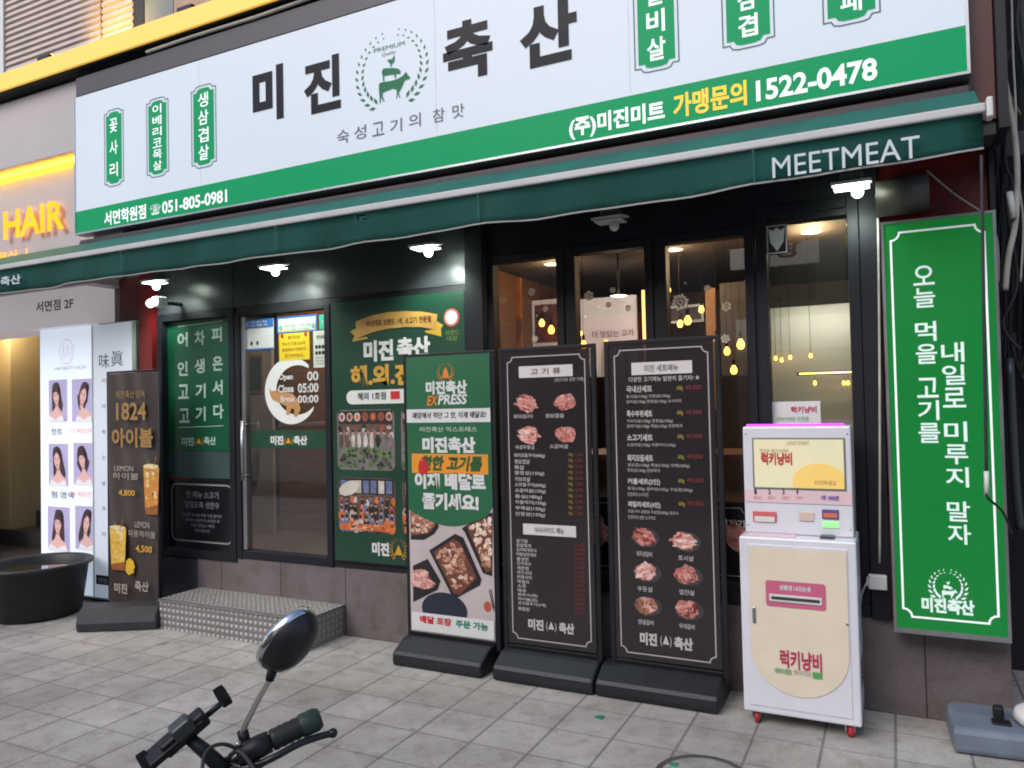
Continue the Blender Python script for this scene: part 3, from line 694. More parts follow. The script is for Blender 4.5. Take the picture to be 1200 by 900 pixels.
# ------------------------------------------------------------------ left window graphics, door graphics
YW = YF+.040
t = thing('window_graphic', 'green window film with white Korean verse in four rows', 'window film', (-4.62, YW, 1.0))
gz = at(230, 528, YW).z
b = BM(); flat(b, -4.964, -4.278, gz, 2.176, YW); fp = part('film', b, mat('green_film', (16, 84, 56), .35, var=.08, scale=3), t)
b = BM()
rowsy = ((398, 396, 392), (432, 429, 426), (459, 458, 454), (487, 485, 482)); colsx = ((214, 234, 254), (214, 234, 255), (215, 235, 255), (216, 235, 256))
for r_, s in enumerate(('어차피', '인생은', '고기서', '고기다')):
    for k, c in enumerate(s):
        px, py = colsx[r_][k], rowsy[r_][k]; ptext(b, c, (px-6, py), (px+6, py), 17, YW-.003, .03)
stroke(b, [at(208, 383, YW-.003), at(261, 376, YW-.003)], .008); stroke(b, [at(209, 501, YW-.003), at(262, 499, YW-.003)], .005)
ptext(b, '미진', (213, 518), (227, 517), 10, YW-.003, .04); ptext(b, '축산', (239, 517), (253, 516), 10, YW-.003, .04); part('lettering', b, mat('film_white', (176, 200, 190), .5, var=.06), fp)
b = BM(); ptext(b, '(▲)', (228, 518), (238, 517), 9, YW-.003, .0); part('emblem', b, GOLD_PRINT, fp)
b = BM(); flat(b, -4.964, -4.278, at(230, 560, YW).z, gz-.004, YW); part('frosted_strip', b, mat('frosted_film', (52, 74, 72), .5, var=.1), t)
t = thing('window_poster', 'black poster with rounded grey border low in the left window', 'poster', (-4.62, YW, .5))
za, zb = .475, at(230, 563, YW).z
b = BM(); flat(b, -4.964, -4.278, za, zb, YW); fp = part('sheet', b, mat('black_sheet', (24, 26, 29), .25, var=.1), t)
b = BM(); stroke(b, rrect(-4.93, -4.31, za+.05, zb-.03, YW-.003, .05), .012, True); part('border_line', b, GREY_PRINT, fp)
b = BM()
for s, yy, hw, h in (('전 메뉴 소고기', 580, 19, 8), ('당일도축 생한우', 592, 20, 8), ('신선한 고기를 매일 아침 들여와', 604, 23, 4), ('정성껏 손질하여 숙성한 뒤', 610, 20, 4), ('가장 맛있는 때에', 616, 14, 4), ('내어드립니다', 622, 9, 4)):
    ptext(b, s, (237-hw, yy), (237+hw, yy), h, YW-.003, .02)
part('lettering', b, mat('dim_grey_text', (120, 120, 124), .5, var=.05), fp)

YD = YF+.026
def sheet(name, label, tl, brp, y, m, cat='notice', group=None):
    x0, x1, z0, z1 = rect(tl, brp, y)
    t = thing(name, label, cat, ((x0+x1)/2, y, z0), group)
    b = BM(); box(b, x0, x1, y-.001, y+.001, z0, z1); return t, part('sheet', b, m, t), (x0, x1, z0, z1)
t, s_, (x0, x1, z0, z1) = sheet('door_notice', 'blue and white notice taped at the top left of the door', (281, 376), (321, 409), YD, WHITE_PRINT, group='notices on the glass door')
b = BM(); flat(b, x0, x1, z1-.062, z1, YD-.004); flat(b, x0, x1, z0, z0+.012, YD-.004); part('blue_heading', b, BLUE_PRINT, s_)
b = BM(); text(b, '방역수칙', x0+.05, x1-.06, z1-.03, z1-.012, YD-.006); text(b, '준수업소', x0+.04, x1-.04, z1-.052, z1-.034, YD-.006); part('white_lettering', b, WHITE_PRINT, s_)
b = BM()
for k in range(3): oval(b, x0+.06+k*.055, z0+.05, .011, .015, YD-.004, 12)
part('picture', b, DARK_PRINT, s_)
t, s_, (x0, x1, z0, z1) = sheet('door_notice', 'white notice with sky blue border at the top middle of the door', (325, 372), (372, 388), YD, WHITE_PRINT, group='notices on the glass door')
b = BM(); stroke(b, [(x0+.006, YD-.004, z0+.006), (x1-.006, YD-.004, z0+.006), (x1-.006, YD-.004, z1-.006), (x0+.006, YD-.004, z1-.006)], .012, True); part('border_line', b, BLUE_PRINT, s_)
b = BM(); text(b, '착한 가게', x0+.06, x1-.06, z0+.04, z0+.062, YD-.004); text(b, '안심식당', x0+.07, x1-.07, z0+.018, z0+.034, YD-.004); oval(b, x0+.034, z0+.04, .016, .02, YD-.004, 16); oval(b, x1-.034, z0+.04, .016, .02, YD-.004, 16); part('lettering', b, mat('pale_green_print', (120, 170, 150), .5, var=.05), s_)
t, s_, (x0, x1, z0, z1) = sheet('door_notice', 'yellow printed notice taped to the upper door', (327, 388), (363, 421), YD-.002, YELLOW_PRINT, group='notices on the glass door')
b = BM()
for k, (s, f_) in enumerate((('출입자 준수사항', .3), ('마스크 착용 손소독', .12), ('발열체크 거리두기', .12), ('협조 부탁드립니다', .2))):
    wv = x1-x0; zz = z1-.05-k*.042; text(b, s, x0+wv*f_, x1-wv*f_, zz-.012, zz+.012, YD-.006)
part('lettering', b, mat('ochre_print', (150, 112, 20), .5, var=.05), s_)
b = BM(); oval(b, x0+.03, z1-.035, .012, .016, YD-.006, 12); oval(b, x1-.03, z1-.035, .012, .016, YD-.006, 12); part('picture', b, RED_PRINT, s_)
t, s_, (x0, x1, z0, z1) = sheet('door_notice', 'small teal notice in the top right corner of the door', (374, 369), (386, 385), YD, mat('teal_print', (40, 180, 150), .5, var=.06), group='notices on the glass door')
b = BM(); text(b, '안내', x0+.02, x1-.02, z0+.03, z0+.06, YD-.004); part('lettering', b, WHITE_PRINT, s_)
t, s_, (x0, x1, z0, z1) = sheet('door_notice', 'white notice with black symbols at the right edge of the door', (367, 388), (387, 430), YD-.004, mat('cream_print', (206, 208, 196), .5, var=.05), group='notices on the glass door')
b = BM(); wv = x1-x0
text(b, '안내문', x0+wv*.2, x1-wv*.2, z1-.055, z1-.03, YD-.007)
for r_ in range(2):
    for k in range(4): oval(b, x0+wv*(.2+.2*k), z0+.10+r_*.04, .012, .014, YD-.007, 10)
for k in range(3): text(b, '주차 안내 문의', x0+wv*.15, x1-wv*.15, z0+.02+k*.02, z0+.03+k*.02, YD-.007)
part('lettering', b, DARK_PRINT, s_)
# white crescent with opening hours
c = at(341, 458, YD-.002); RX = (at(369, 455, YD).x-at(307, 460, YD).x)/2; RZ = (at(338, 419, YD).z-at(340, 497, YD).z)/2
b = BM(); P = [(c.x+RX*math.cos(R(a)), YD-.002, c.z+RZ*math.sin(R(a))) for a in range(48, 325, 6)]
P += [(c.x+RX*.24+RX*.80*math.cos(R(a)), YD-.002, c.z+RZ*.02+RZ*.74*math.sin(R(a))) for a in range(318, 52, -7)]
loop(b, P); cres = solo('crescent_sticker', b, mat('crescent_white', (222, 222, 220), .5, var=.03), 'white crescent moon sticker with opening hours on the glass door', 'sticker', (c.x, YD, c.z))
b = BM(); ptext(b, 'Open', (327, 443), (343, 442), 9, YD-.006, .03); ptext(b, '00', (360, 441), (373, 440), 11, YD-.006, .02)
ptext(b, 'Close', (326, 456), (344, 455), 9, YD-.006, .03); ptext(b, '05:00', (349, 456), (373, 453), 11, YD-.006, .02)
ptext(b, 'Break', (329, 468), (346, 467), 7, YD-.006, .02); ptext(b, '00:00', (349, 468), (373, 467), 9, YD-.006, .02); part('lettering', b, WHITE_PRINT, cres)
b = BM(); ppoly(b, [(x/5+275, y/5+360) for x, y in ((203, 470), (214, 492), (238, 490), (252, 474), (258, 500), (300, 500), (338, 506), (374, 546), (386, 600), (366, 640), (347, 642), (350, 602), (334, 590), (318, 630), (301, 628), (304, 580), (262, 560), (222, 542), (206, 512))], YD-.004); part('cat_silhouette', b, mat('tan_sticker', (184, 134, 84), .5, var=.1), cres)
x0, x1, z0, z1 = rect((293, 504), (387, 526), YD)
b = BM(); box(b, x0, x1, YD-.001, YD+.001, z0, z1); st = solo('door_band', b, mat('door_band_green', (24, 66, 46), .4, var=.06), 'dark green strip with the shop name across the glass door', 'sticker', (x0, YD, z0))
b = BM(); ptext(b, '미진', (317, 516), (332, 516), 11, YD-.003, .05); ptext(b, '축산', (344, 516), (360, 516), 11, YD-.003, .05); part('lettering', b, WHITE_PRINT, st)
b = BM(); ptext(b, '(▲)', (333, 517), (343, 517), 9, YD-.003, .0); part('emblem', b, GOLD_PRINT, st)

# ------------------------------------------------------------------ green poster right of the door
YP = YF-.02
x0, x1, z0, z1 = -3.335, -2.296, .485, 2.205
po = thing('wall_poster', 'large green poster with gold ribbon and two shop photographs beside the door', 'poster', ((x0+x1)/2, YF, z0))
b = BM(); box(b, x0, x1, YP, YF+.002, z0, z1, .004); part('board', b, BLACK, po)
b = BM(); flat(b, x0+.012, x1-.012, z0+.012, z1-.012, YP-.002); pp = part('print', b, mat('poster_green', (24, 62, 46), .35, var=.12, scale=2.5, coat=.15), po)
y1, y2, y3 = YP-.004, YP-.006, YP-.008
def rib(pts): return [(p[0]/6.67+390, p[1]/6.67+345) for p in pts]
b = BM(); ppoly(b, rib([(135, 290), (185, 265), (185, 345), (265, 330), (275, 345), (150, 370), (170, 325)]), y1); ppoly(b, rib([(805, 205), (865, 240), (845, 265), (850, 330), (730, 300), (720, 285), (800, 270)]), y1)
part('ribbon_tails', b, mat('gold_dark', (190, 150, 50), .5, var=.1), pp)
b = BM(); ppoly(b, rib([(180, 212), (300, 165), (420, 140), (560, 130), (700, 135), (818, 155), (805, 275), (690, 255), (560, 255), (430, 268), (310, 295), (185, 345)]), y2); rb = part('ribbon', b, mat('gold_ribbon', (186, 142, 70), .45, var=.15, scale=8), pp)
b = BM(); ptext(b, '부산대표 브랜드 1위, 소고기 전문점', (429, 379), (505, 374), 8, y3, .02); part('lettering', b, mat('brown_print', (90, 52, 20), .5, var=.05), rb)
b = BM(); ptext(b, '미진', (426, 412), (461, 410), 25, y1, .05); ptext(b, '축산', (465, 408), (504, 406), 25, y1, .05); part('lettering', b, WHITE_PRINT, pp)
b = BM(); ptext(b, '해.외.진.출', (411, 442), (512, 436), 26, y1, .05); part('gold_lettering', b, mat('amber_print', (196, 146, 54), .45, var=.1, scale=8), pp)
a = at(406, 466, y1); c = at(515, 459, y1)
b = BM(); loop(b, rrect(a.x, c.x, a.z-.045, a.z+.045, y1, .044)); pl = part('pill_label', b, WHITE_PRINT, pp)
b = BM(); ptext(b, '해외 1호점', (419, 465), (452, 463), 9, y2, .02); part('lettering', b, mat('forest_print', (30, 60, 44), .5, var=.04), pl)
b = BM(); p = at(463, 463, y2); flat(b, p.x-.035, p.x+.035, p.z-.025, p.z+.025, y2); part('flag_picture', b, RED_PRINT, pl)
b = BM(); p = at(529, 372, y1); oval(b, p.x, p.z, .055, .055, y1); bd = part('badge', b, mat('badge_red', (196, 84, 80), .5, var=.06), pp)
b = BM(); oval(b, p.x, p.z, .042, .042, y2); part('badge_face', b, WHITE_PRINT, bd)
b = BM(); ptext(b, '브랜드', (522, 390), (538, 389), 6, y1, .0); ptext(b, '대상', (524, 397), (536, 396), 6, y1, .0); part('badge_lettering', b, mat('olive_print', (120, 140, 60), .5, var=.05), pp)
PH = [mat('photo_'+k, c, .45, var=.25, scale=25) for k, c in (('dark', (34, 34, 34)), ('brown', (96, 70, 58)), ('skin', (196, 150, 128)), ('red', (150, 62, 48)), ('pale', (186, 176, 168)), ('blue', (96, 104, 140)), ('orange', (196, 104, 50)), ('leaf', (60, 88, 46)), ('grey', (110, 104, 102)), ('lightleaf', (96, 124, 70)))]
def blob(b, k, x, z, rx, rz, y, n=9, rot=0, wob=.12):
    f0 = len(b.faces); oval(b, x, z, rx, rz, y, n, rot, wob); b.faces.ensure_lookup_table(); b.faces[f0].material_index = k
def patch(b, k, x0, x1, z0, z1, y):
    f0 = len(b.faces); flat(b, x0, x1, z0, z1, y); b.faces.ensure_lookup_table(); b.faces[f0].material_index = k
def photo(kind, u0, u1, v0, v1):
    b = BM(); loop(b, rrect(u0, u1, v0, v1, y1, .04)); ph = part(kind, b, PH[8 if kind == 'shop_photo' else 1], pp)
    b = BM(); W, H = u1-u0, v1-v0; yy = y1-.0006; U = lambda q: u0+W*q; V = lambda q: v0+H*q; rnd = random.uniform; d = [0]
    def st(): d[0] += 1; return yy-.000015*d[0]
    patch(b, 0, U(.03), U(.97), V(.70), V(.985), st())
    if kind == 'shop_photo':
        for k in range(7):
            blob(b, random.choice((3, 2, 4)), U(.09+k*.137), V(.88), W*.055, H*.075, st(), 14, 0, .03); blob(b, random.choice((1, 6, 3)), U(.09+k*.137), V(.88), W*.035, H*.045, st(), 10)
        patch(b, 1, U(.03), U(.97), V(.62), V(.76), st())
        for k in range(26): patch(b, random.choice((4, 8, 1, 2, 0, 5)), U(rnd(.03, .9)), U(rnd(.03, .9))+W*.05, V(rnd(.42, .7)), V(rnd(.45, .74)), st()) if k % 3 == 0 else blob(b, random.choice((1, 2, 0, 4, 3)), U(rnd(.05, .95)), V(rnd(.45, .75)), W*rnd(.015, .05), H*rnd(.03, .08), st())
        for k in range(9):
            x = U(.07+k*.108); blob(b, random.choice((0, 8, 1, 4)), x, V(.48), W*.04, H*.12, st()); blob(b, 2, x, V(.62), W*.018, H*.035, st()); blob(b, 0, x, V(.645), W*.02, H*.025, st())
        for k in range(90): blob(b, random.choice((7, 7, 9, 0)), U(rnd(.04, .96)), V(rnd(.03, .36)), W*rnd(.012, .035), H*rnd(.015, .045), st(), 7, rnd(0, 3), .25)
    else:
        for k in range(7): patch(b, random.choice((5, 4, 5)), U(.05+k*.132), U(.05+k*.132+.10), V(.72), V(.95), st())
        for r_ in range(4):
            for k in range(11):
                x = U(.06+k*.088+rnd(-.02, .02)); z = V(.62-r_*.13+rnd(-.03, .03)); g = 1+.25*r_
                blob(b, random.choice((0, 0, 5, 6, 8, 3, 4, 6)), x, z-H*.06*g, W*.034*g, H*.07*g, st()); blob(b, 2, x, z+H*.015*g, W*.013*g, H*.03*g, st()); blob(b, 0, x, z+H*.032*g, W*.015*g, H*.022*g, st())
        patch(b, 6, U(.03), U(.97), V(.03), V(.15), st())
        for k in range(24): blob(b, random.choice((1, 2, 4, 3)), U(rnd(.05, .95)), V(rnd(.05, .16)), W*rnd(.012, .04), H*rnd(.01, .025), st())
    part('scene_picture', b, PH, ph)
xa, xb = at(396, 560, y1).x, at(463, 540, y1).x; xc = x1-.03
for kind, ya, yb2 in (('shop_photo', 480, 551), ('dining_photo', 560, 624)):
    photo(kind, xa, xb, at(430, yb2, y1).z, at(430, ya, y1).z); photo(kind, xb+.05, xc, at(430, yb2, y1).z, at(430, ya, y1).z)
a = at(406, 466, y1)
b = BM()
pc = at(409, 572, y2); oval(b, pc.x, pc.z, .085, .045, y2-.001, 20, .35, .06); part('cloth_picture', b, mat('photo_cream', (196, 190, 178), .5, var=.1), pp)
b = BM(); ptext(b, '미진', (436, 644), (456, 643), 16, y1, .05); ptext(b, '축산', (481, 642), (500, 641), 16, y1, .05); part('lettering', b, WHITE_PRINT, pp)
b = BM(); p = at(467, 644, y1); wreath(b, p.x, p.z, .06, .065, y1, 8, leaf=.3); loop(b, [(p.x-.03, y1, p.z-.035), (p.x+.03, y1, p.z-.035), (p.x, y1, p.z+.03)]); part('emblem', b, GOLD_PRINT, pp)

# ------------------------------------------------------------------ standing menu boards
meat_a = speckled('pork_print', [(150, 70, 62), (206, 140, 128), (176, 88, 80), (226, 178, 166), (120, 50, 44)], 55, .5)
meat_b = speckled('beef_print', [(140, 58, 54), (190, 104, 96), (214, 150, 140), (110, 40, 38)], 75, .5)
meat_c = speckled('marbled_print', [(206, 160, 150), (224, 186, 176), (180, 108, 100), (214, 150, 140)], 40, .5, 'noise')
meat_d = speckled('cooked_print', [(70, 42, 30), (130, 84, 60), (170, 120, 92), (96, 56, 40)], 60, .5, stretch=(2, 1, .6))
dark_film = mat('dark_print_film', (45, 40, 42), .22, var=.06, scale=3, coat=.25, alpha=.13)
base_m = mat('black_base_plastic', (25, 28, 33), .45, var=.2, scale=9, bump=.12, bscale=40)
def stand(label, x0, x1, ztop, bx0, bx1, yb, py):
    t = thing('menu_stand', label, 'menu stand', ((bx0+bx1)/2, yb+.15, 0), 'menu stands in front of the windows')
    b = BM(); prof = [(yb, .006), (yb-.006, .03), (yb-.004, .066), (yb+.010, .082), (yb+.10, .128), (yb+.13, .136), (yb+.205, .136), (yb+.235, .128), (yb+.31, .082), (yb+.322, .066), (yb+.324, .03), (yb+.318, .006)]
    prism(b, [(bx0, u, v) for u, v in prof], (bx1-bx0, 0, 0), .012); part('base', b, base_m, t)
    b = BM(); r = .0135
    for x in (x0, x1): box(b, x-r, x+r, py, py+.022, .10, ztop-.0225, .003)
    box(b, x0-r, x1+r, py, py+.022, ztop-.022, ztop, .003); box(b, x0+r+.001, x1-r-.001, py+.001, py+.021, .138, .154, .003); part('frame', b, BLACK, t)
    b = BM()
    for x in (x0+.10, x1-.10): box(b, x-.008, x+.008, py+.024, py+.038, .10, ztop-.03)
    part('rear_stay', b, BLACK, t)
    return t
PY = 3.87
fat_m = mat('fat_print', (226, 196, 186), .5, var=.12, scale=60)
deep_m = mat('deep_meat_print', (120, 44, 42), .5, var=.25, scale=70)
def inside(poly, x, z):
    c = False; n = len(poly)
    for i in range(n):
        (x0, z0), (x1, z1) = poly[i], poly[(i+1) % n]
        if (z0 > z) != (z1 > z) and x < (x1-x0)*(z-z0)/(z1-z0)+x0: c = not c
    return c
def heap(b, poly, y, n, ln, wd, rot, spread, nm):
    """overlapping slices printed inside an outline; material index per slice"""
    xs = [q[0] for q in poly]; zs = [q[1] for q in poly]; k = 0; tries = 0
    while k < n and tries < 4000:
        tries += 1; x, z = random.uniform(min(xs), max(xs)), random.uniform(min(zs), max(zs))
        if not inside(poly, x, z): continue
        f0 = len(b.faces); q = random.uniform(.7, 1.25)
        oval(b, x, z, ln*q, wd*q*random.uniform(.8, 1.2), y-.00002*k, 9, rot+random.uniform(-spread, spread), .16)
        b.faces.ensure_lookup_table(); b.faces[f0].material_index = random.choice(nm); k += 1
        if random.random() < .5:
            a = rot+random.uniform(-spread, spread); f0 = len(b.faces); oval(b, x+ln*.1, z+wd*.25, ln*.7*q, wd*.16, y-.00002*k-.00001, 7, a, .2)
            b.faces.ensure_lookup_table(); b.faces[f0].material_index = 4
chunks = [mat('chunk_'+k, c, .5, var=.25, scale=90) for k, c in (('brown', (150, 92, 72)), ('tan', (186, 132, 108)), ('pale', (216, 184, 164)), ('dark', (104, 60, 48)), ('cream', (226, 206, 190)))]
# first: delivery banner
t1 = stand('leftmost menu stand, a green delivery banner with trays of raw meat', -2.632, -2.034, 1.808, -2.64, -2.055, 3.70, PY)
x0, x1, z0, z1 = -2.618, -2.05, .158, 1.79
yb_ = PY-.004
b = BM(); box(b, x0, x1, yb_, PY-.001, z0, z1); bn = part('banner', b, mat('banner_tabletop', (186, 172, 172), .45, var=.1, scale=3, coat=.15), t1)
y1, y2, y3, y4 = yb_-.002, yb_-.004, yb_-.006, yb_-.008
zc = at(527, 606, y1).z; ze = at(527, 600, y1).z
b = BM(); P = [(x0, y2, z1), (x0, y2, at(482, 597, y1).z)]+[(x0+(x1-x0)*k/16, y2, at(482, 597, y1).z-.085*math.sin(math.pi*k/16)) for k in range(1, 16)]+[(x1, y2, at(574, 594, y1).z), (x1, y2, z1)]
loop(b, P[::-1]); gp = part('green_field', b, mat('banner_green', (34, 98, 64), .4, var=.07, scale=3, coat=.2), bn)
b = BM(); e = at(522, 436, y3); wreath(b, e.x, e.z, .052, .052, y3, 9, leaf=.28); loop(b, [(e.x-.024, y3, e.z-.036), (e.x+.024, y3, e.z-.036), (e.x+.012, y3, e.z+.012), (e.x, y3, e.z+.03), (e.x-.012, y3, e.z+.012)]); part('emblem', b, mat('orange_print', (214, 122, 46), .5, var=.08), gp)
b = BM(); ptext(b, '미진축산', (499, 455), (547, 453), 16, y3, .05); ptext(b, 'PRESS', (513, 469), (546, 467), 12, y3, .03, .18)
ptext(b, '미진축산 익스프레스', (492, 504), (559, 502), 6, y3, .0); ptext(b, '미진축산', (495, 523), (557, 520), 19, y3, .055)
ptext(b, '이제 배달로', (486, 566), (569, 562), 20, y3, .055); ptext(b, '즐기세요!', (495, 589), (561, 587), 20, y3, .055); part('lettering', b, WHITE_PRINT, gp)
b = BM(); ptext(b, 'EX', (500, 470), (512, 469), 12, y3, .03, .18); part('orange_lettering', b, mat('orange_print', (214, 122, 46)), gp)
za, zb = at(525, 495, y3).z, at(525, 479, y3).z
b = BM(); flat(b, x0, x1, za, zb, y3); sp = part('white_strip', b, WHITE_PRINT, gp)
b = BM(); ptext(b, '매장에서 먹던 그 맛, 이제 배달로!', (483, 488), (569, 485), 8, y4, .015, .15); part('lettering', b, DARK_PRINT, sp)
za, zb = at(525, 555, y3).z, at(525, 532, y3).z
b = BM(); flat(b, x0+.03, x1-.02, za, zb, y3); ob = part('orange_band', b, mat('band_orange', (222, 142, 40), .5, var=.06), gp)
b = BM(); ptext(b, '핫한 고기를', (492, 545), (563, 541), 18, y4, .04, .2); part('lettering', b, mat('dark_green_print', (34, 84, 44), .5, var=.05), ob)
b = BM(); p = at(496, 545, y4); loop(b, [(p.x+u, y4-.001, p.z+v) for u, v in ((-.03, -.05), (.02, -.055), (.036, -.02), (.028, .02), (.02, 0), (.006, .06), (-.01, .02), (-.022, .035), (-.036, -.01))]); part('flame_picture', b, RED_PRINT, ob)
tray_m = mat('tray_black', (34, 32, 36), .4, var=.15)
def z3(p): return at(p[0]/5.625+470, p[1]/5.625+590, y1)
for nm, outl, fill, mm in (('tray_picture', [(185, 310), (355, 200), (410, 225), (530, 500), (520, 540), (370, 620), (330, 600)], [(212, 320), (350, 232), (392, 262), (500, 490), (385, 605), (345, 590)], meat_a),
                           ('tray_picture', [(400, 165), (420, 190), (540, 460), (600, 480), (603, 60), (560, 70), (480, 110)], [(430, 150), (560, 455), (598, 440), (600, 85), (540, 100)], meat_c),
                           ('tray_picture', [(78, 410), (175, 365), (260, 510), (240, 570), (80, 650)], [(80, 440), (160, 432), (205, 500), (195, 548), (82, 556)], meat_b),
                           ('plate_picture', [(62, 60), (230, 120), (250, 150), (220, 200), (150, 240), (64, 238)], [(62, 50), (200, 110), (232, 140), (190, 190), (64, 215)], meat_a)):
    b = BM(); loop(b, [z3(q) for q in outl]); tr = part(nm, b, tray_m, bn)
    b = BM(); loop(b, [z3(q)+Vector((0, -.0008, 0)) for q in fill]); b.faces.ensure_lookup_table(); b.faces[0].material_index = 3; cen = sum((z3(q) for q in fill), Vector())/len(fill)
    poly = [((z3(q)-cen).x*.86+cen.x, (z3(q)-cen).z*.86+cen.z) for q in fill]
    heap(b, poly, y1-.0009, 70 if len(fill) > 5 else 52, .017 if mm != meat_b else .04, .010, .7 if mm is meat_c else -.3, .9 if mm is not meat_b else .15, (1, 2, 2, 4, 0) if mm is meat_c else ((0, 1, 1, 2, 0) if mm is not meat_b else (0, 0, 2)))
    part('meat_picture', b, chunks if mm is not meat_b else [meat_c, meat_b, meat_c, deep_m, fat_m], tr)
b = BM(); c = z3((285, 700)); oval(b, c.x, c.z, .155, .10, y1-.0012, 24); part('bowl_picture', b, mat('bowl_blue', (36, 42, 56), .35, var=.1), bn)
b = BM(); c = z3((570, 680)); oval(b, c.x, c.z, .025, .03, y1, 12); part('sauce_picture', b, mat('sauce_red', (180, 80, 60), .5, var=.1), bn)
b = BM(); stroke(b, [z3((580, 570)), z3((612, 710))], .006); stroke(b, [z3((592, 565)), z3((614, 690))], .006); part('chopsticks_picture', b, DARK_PRINT, bn)
za, zb = at(532, 744, y3).z-.0, at(530, 722, y3).z
b = BM(); flat(b, x0+.01, x1-.004, za, zb, y3); wl = part('white_label', b, WHITE_PRINT, bn)
b = BM(); ptext(b, '배달 포장', (492, 725), (529, 730), 9, y4, .04); part('lettering', b, RED_PRINT, wl)
b = BM(); ptext(b, '주문 가능', (534, 731), (572, 735), 9, y4, .04); part('green_lettering', b, mat('label_green', (40, 130, 96), .5, var=.05), wl)

def notched(b, x0, x1, z0, z1, y, q, wd):
    P = []
    for cx, cz, a in ((x0, z0, 90), (x1, z0, 180), (x1, z1, 270), (x0, z1, 360)):
        P += [(cx+q*math.cos(R(a-90*k/4)), y, cz+q*math.sin(R(a-90*k/4))) for k in range(5)]
    stroke(b, P, wd, True)
menu_text = mat('menu_text', (186, 182, 178), .5, var=.05)
price_y = mat('price_yellow', (160, 142, 56), .5, var=.08); price_r = mat('price_red', (116, 44, 42), .5, var=.08)
def board(t, x0, x1, z0, z1):
    b = BM(); box(b, x0, x1, PY-.004, PY-.001, z0, z1); p = part('print_panel', b, dark_film, t)
    b = BM(); notched(b, x0+.028, x1-.028, z0+.03, z1-.03, PY-.006, .03, .006); part('border_line', b, mat('line_silver', (176, 172, 170), .4, var=.05), p)
    return p
def heading(p, s, l, r, h):
    a, c = at(*l, PY-.006), at(*r, PY-.006); hh = h/2*.0043
    b = BM(); flat(b, a.x, c.x, (a.z+c.z)/2-hh, (a.z+c.z)/2+hh, PY-.006); hd = part('heading_box', b, mat('heading_white', (206, 200, 198), .5, var=.04), p)
    b = BM(); w_ = (c.x-a.x); text(b, s, a.x+w_*.22, c.x-w_*.22, (a.z+c.z)/2-hh*.55, (a.z+c.z)/2+hh*.55, PY-.008, .01); part('lettering', b, mat('heading_ink', (96, 84, 84), .5, var=.05), hd)
def meat(p, px, py, w_, h_, m_, rot=0, plate=False):
    c = at(px, py, PY-.006); wd, hd = w_*.0043/2, h_*.0043/2; par = p
    if plate:
        b = BM(); oval(b, c.x+.012, c.z-.004, wd*1.22, hd*1.12, PY-.006, 26); par = part('plate_picture', b, mat('plate_dark', (62, 60, 62), .3, var=.3, scale=14), p)
    b = BM(); oval(b, c.x, c.z, wd*.92, hd*.92, PY-.0075, 22, rot, .12)
    poly = [(c.x+wd*.78*math.cos(a*.5), c.z+hd*.78*math.sin(a*.5)) for a in range(13)]
    st = random.choice(((.42, .17, .35), (.30, .2, 1.2), (.5, .13, .2))); rr = random.uniform(-1, 1)
    heap(b, poly, PY-.008, 24, wd*st[0], wd*st[1], rr, st[2], {meat_a: (0, 1, 1, 3), meat_b: (1, 1, 3, 0), meat_c: (2, 2, 4, 0), meat_d: (5, 5, 0)}[m_])
    part('meat_picture', b, [meat_a, meat_b, meat_c, deep_m, fat_m, meat_d], par)
# second: price list
t2 = stand('middle menu stand, a dark price list with four raw meat pictures', -1.983, -1.428, 1.812, -1.990, -1.412, 3.71, PY)
p = board(t2, -1.965, -1.445, .165, 1.788)
heading(p, '고 기 류', (608, 437), (671, 433), 15)
for px, py, w_, h_, m_, rt in ((617, 473, 30, 24, meat_a, -.4), (662, 471, 30, 22, meat_b, .3), (620, 510, 29, 25, meat_c, 0), (663, 509, 30, 21, meat_b, 0)): meat(p, px, py, w_, h_, m_, rt)
b = BM(); ptext(b, '(원산지표 뒷면 기재)', (650, 446), (684, 444), 5, PY-.006, .0)
for s, px, py in (('돼지모듬구이', 613, 488), ('생삼겹살', 650, 487), ('숙성우등심', 615, 524), ('소갈비살', 655, 523)): ptext(b, s, (px-11, py), (px+11, py), 5, PY-.006, .01)
names = ['돼지모듬구이(400g)', '생삼겹살', '목살', '항정살(150g)', '가브리살', '소모듬구이(600g)', '소갈비살(150g)', '등심(180g)', '차돌박이(150g)', '부채살(150g)', '안창살(150g)', '업진살', '대패삼겹(400g)', '우삼겹구이(400g)', '숙성우대갈비']
for i, s in enumerate(names[:11]):
    py = 534+i*6.9; L_ = len(s)*3.3+5; ptext(b, s, (602.5+i*.16, py), (602.5+i*.16+min(L_, 36), py), 5.4, PY-.006, .012)
side = ['공기밥', '된장찌개', '김치찌개정식', '비빔냉면세트', '물냉면', '잔치국수', '계란찜', '치즈사리', '라면사리', '막걸리', '소주', '맥주', '음료수(캔)', '하이볼(잔)', '공깃밥추가(3개)', '볶음밥']
for i, s in enumerate(side):
    py = 634+i*5.3; L_ = len(s)*3.2+4; ptext(b, s, (605+i*.14, py), (605+i*.14+min(L_, 38), py), 4.4, PY-.006, .012)
ptext(b, '미진', (619, 731), (637, 733), 13, PY-.006, .05); ptext(b, '(▲)', (640, 734), (652, 735), 12, PY-.006, .0); ptext(b, '축산', (655, 735), (673, 738), 13, PY-.006, .05)
part('lettering', b, menu_text, p)
b = BM()
for i in range(11): ptext(b, '150g', (666, 533+i*6.9), (671, 533+i*6.9), 4.5, PY-.006, .0)
part('yellow_lettering', b, price_y, p)
b = BM()
for i in range(11): ptext(b, '12,000', (673, 533+i*6.9), (683, 533+i*6.9), 4.5, PY-.006, .0)
for i in range(16): ptext(b, '8,000', (674, 639+i*5.3), (685, 639+i*5.3), 4, PY-.006, .0)
part('red_lettering', b, price_r, p)
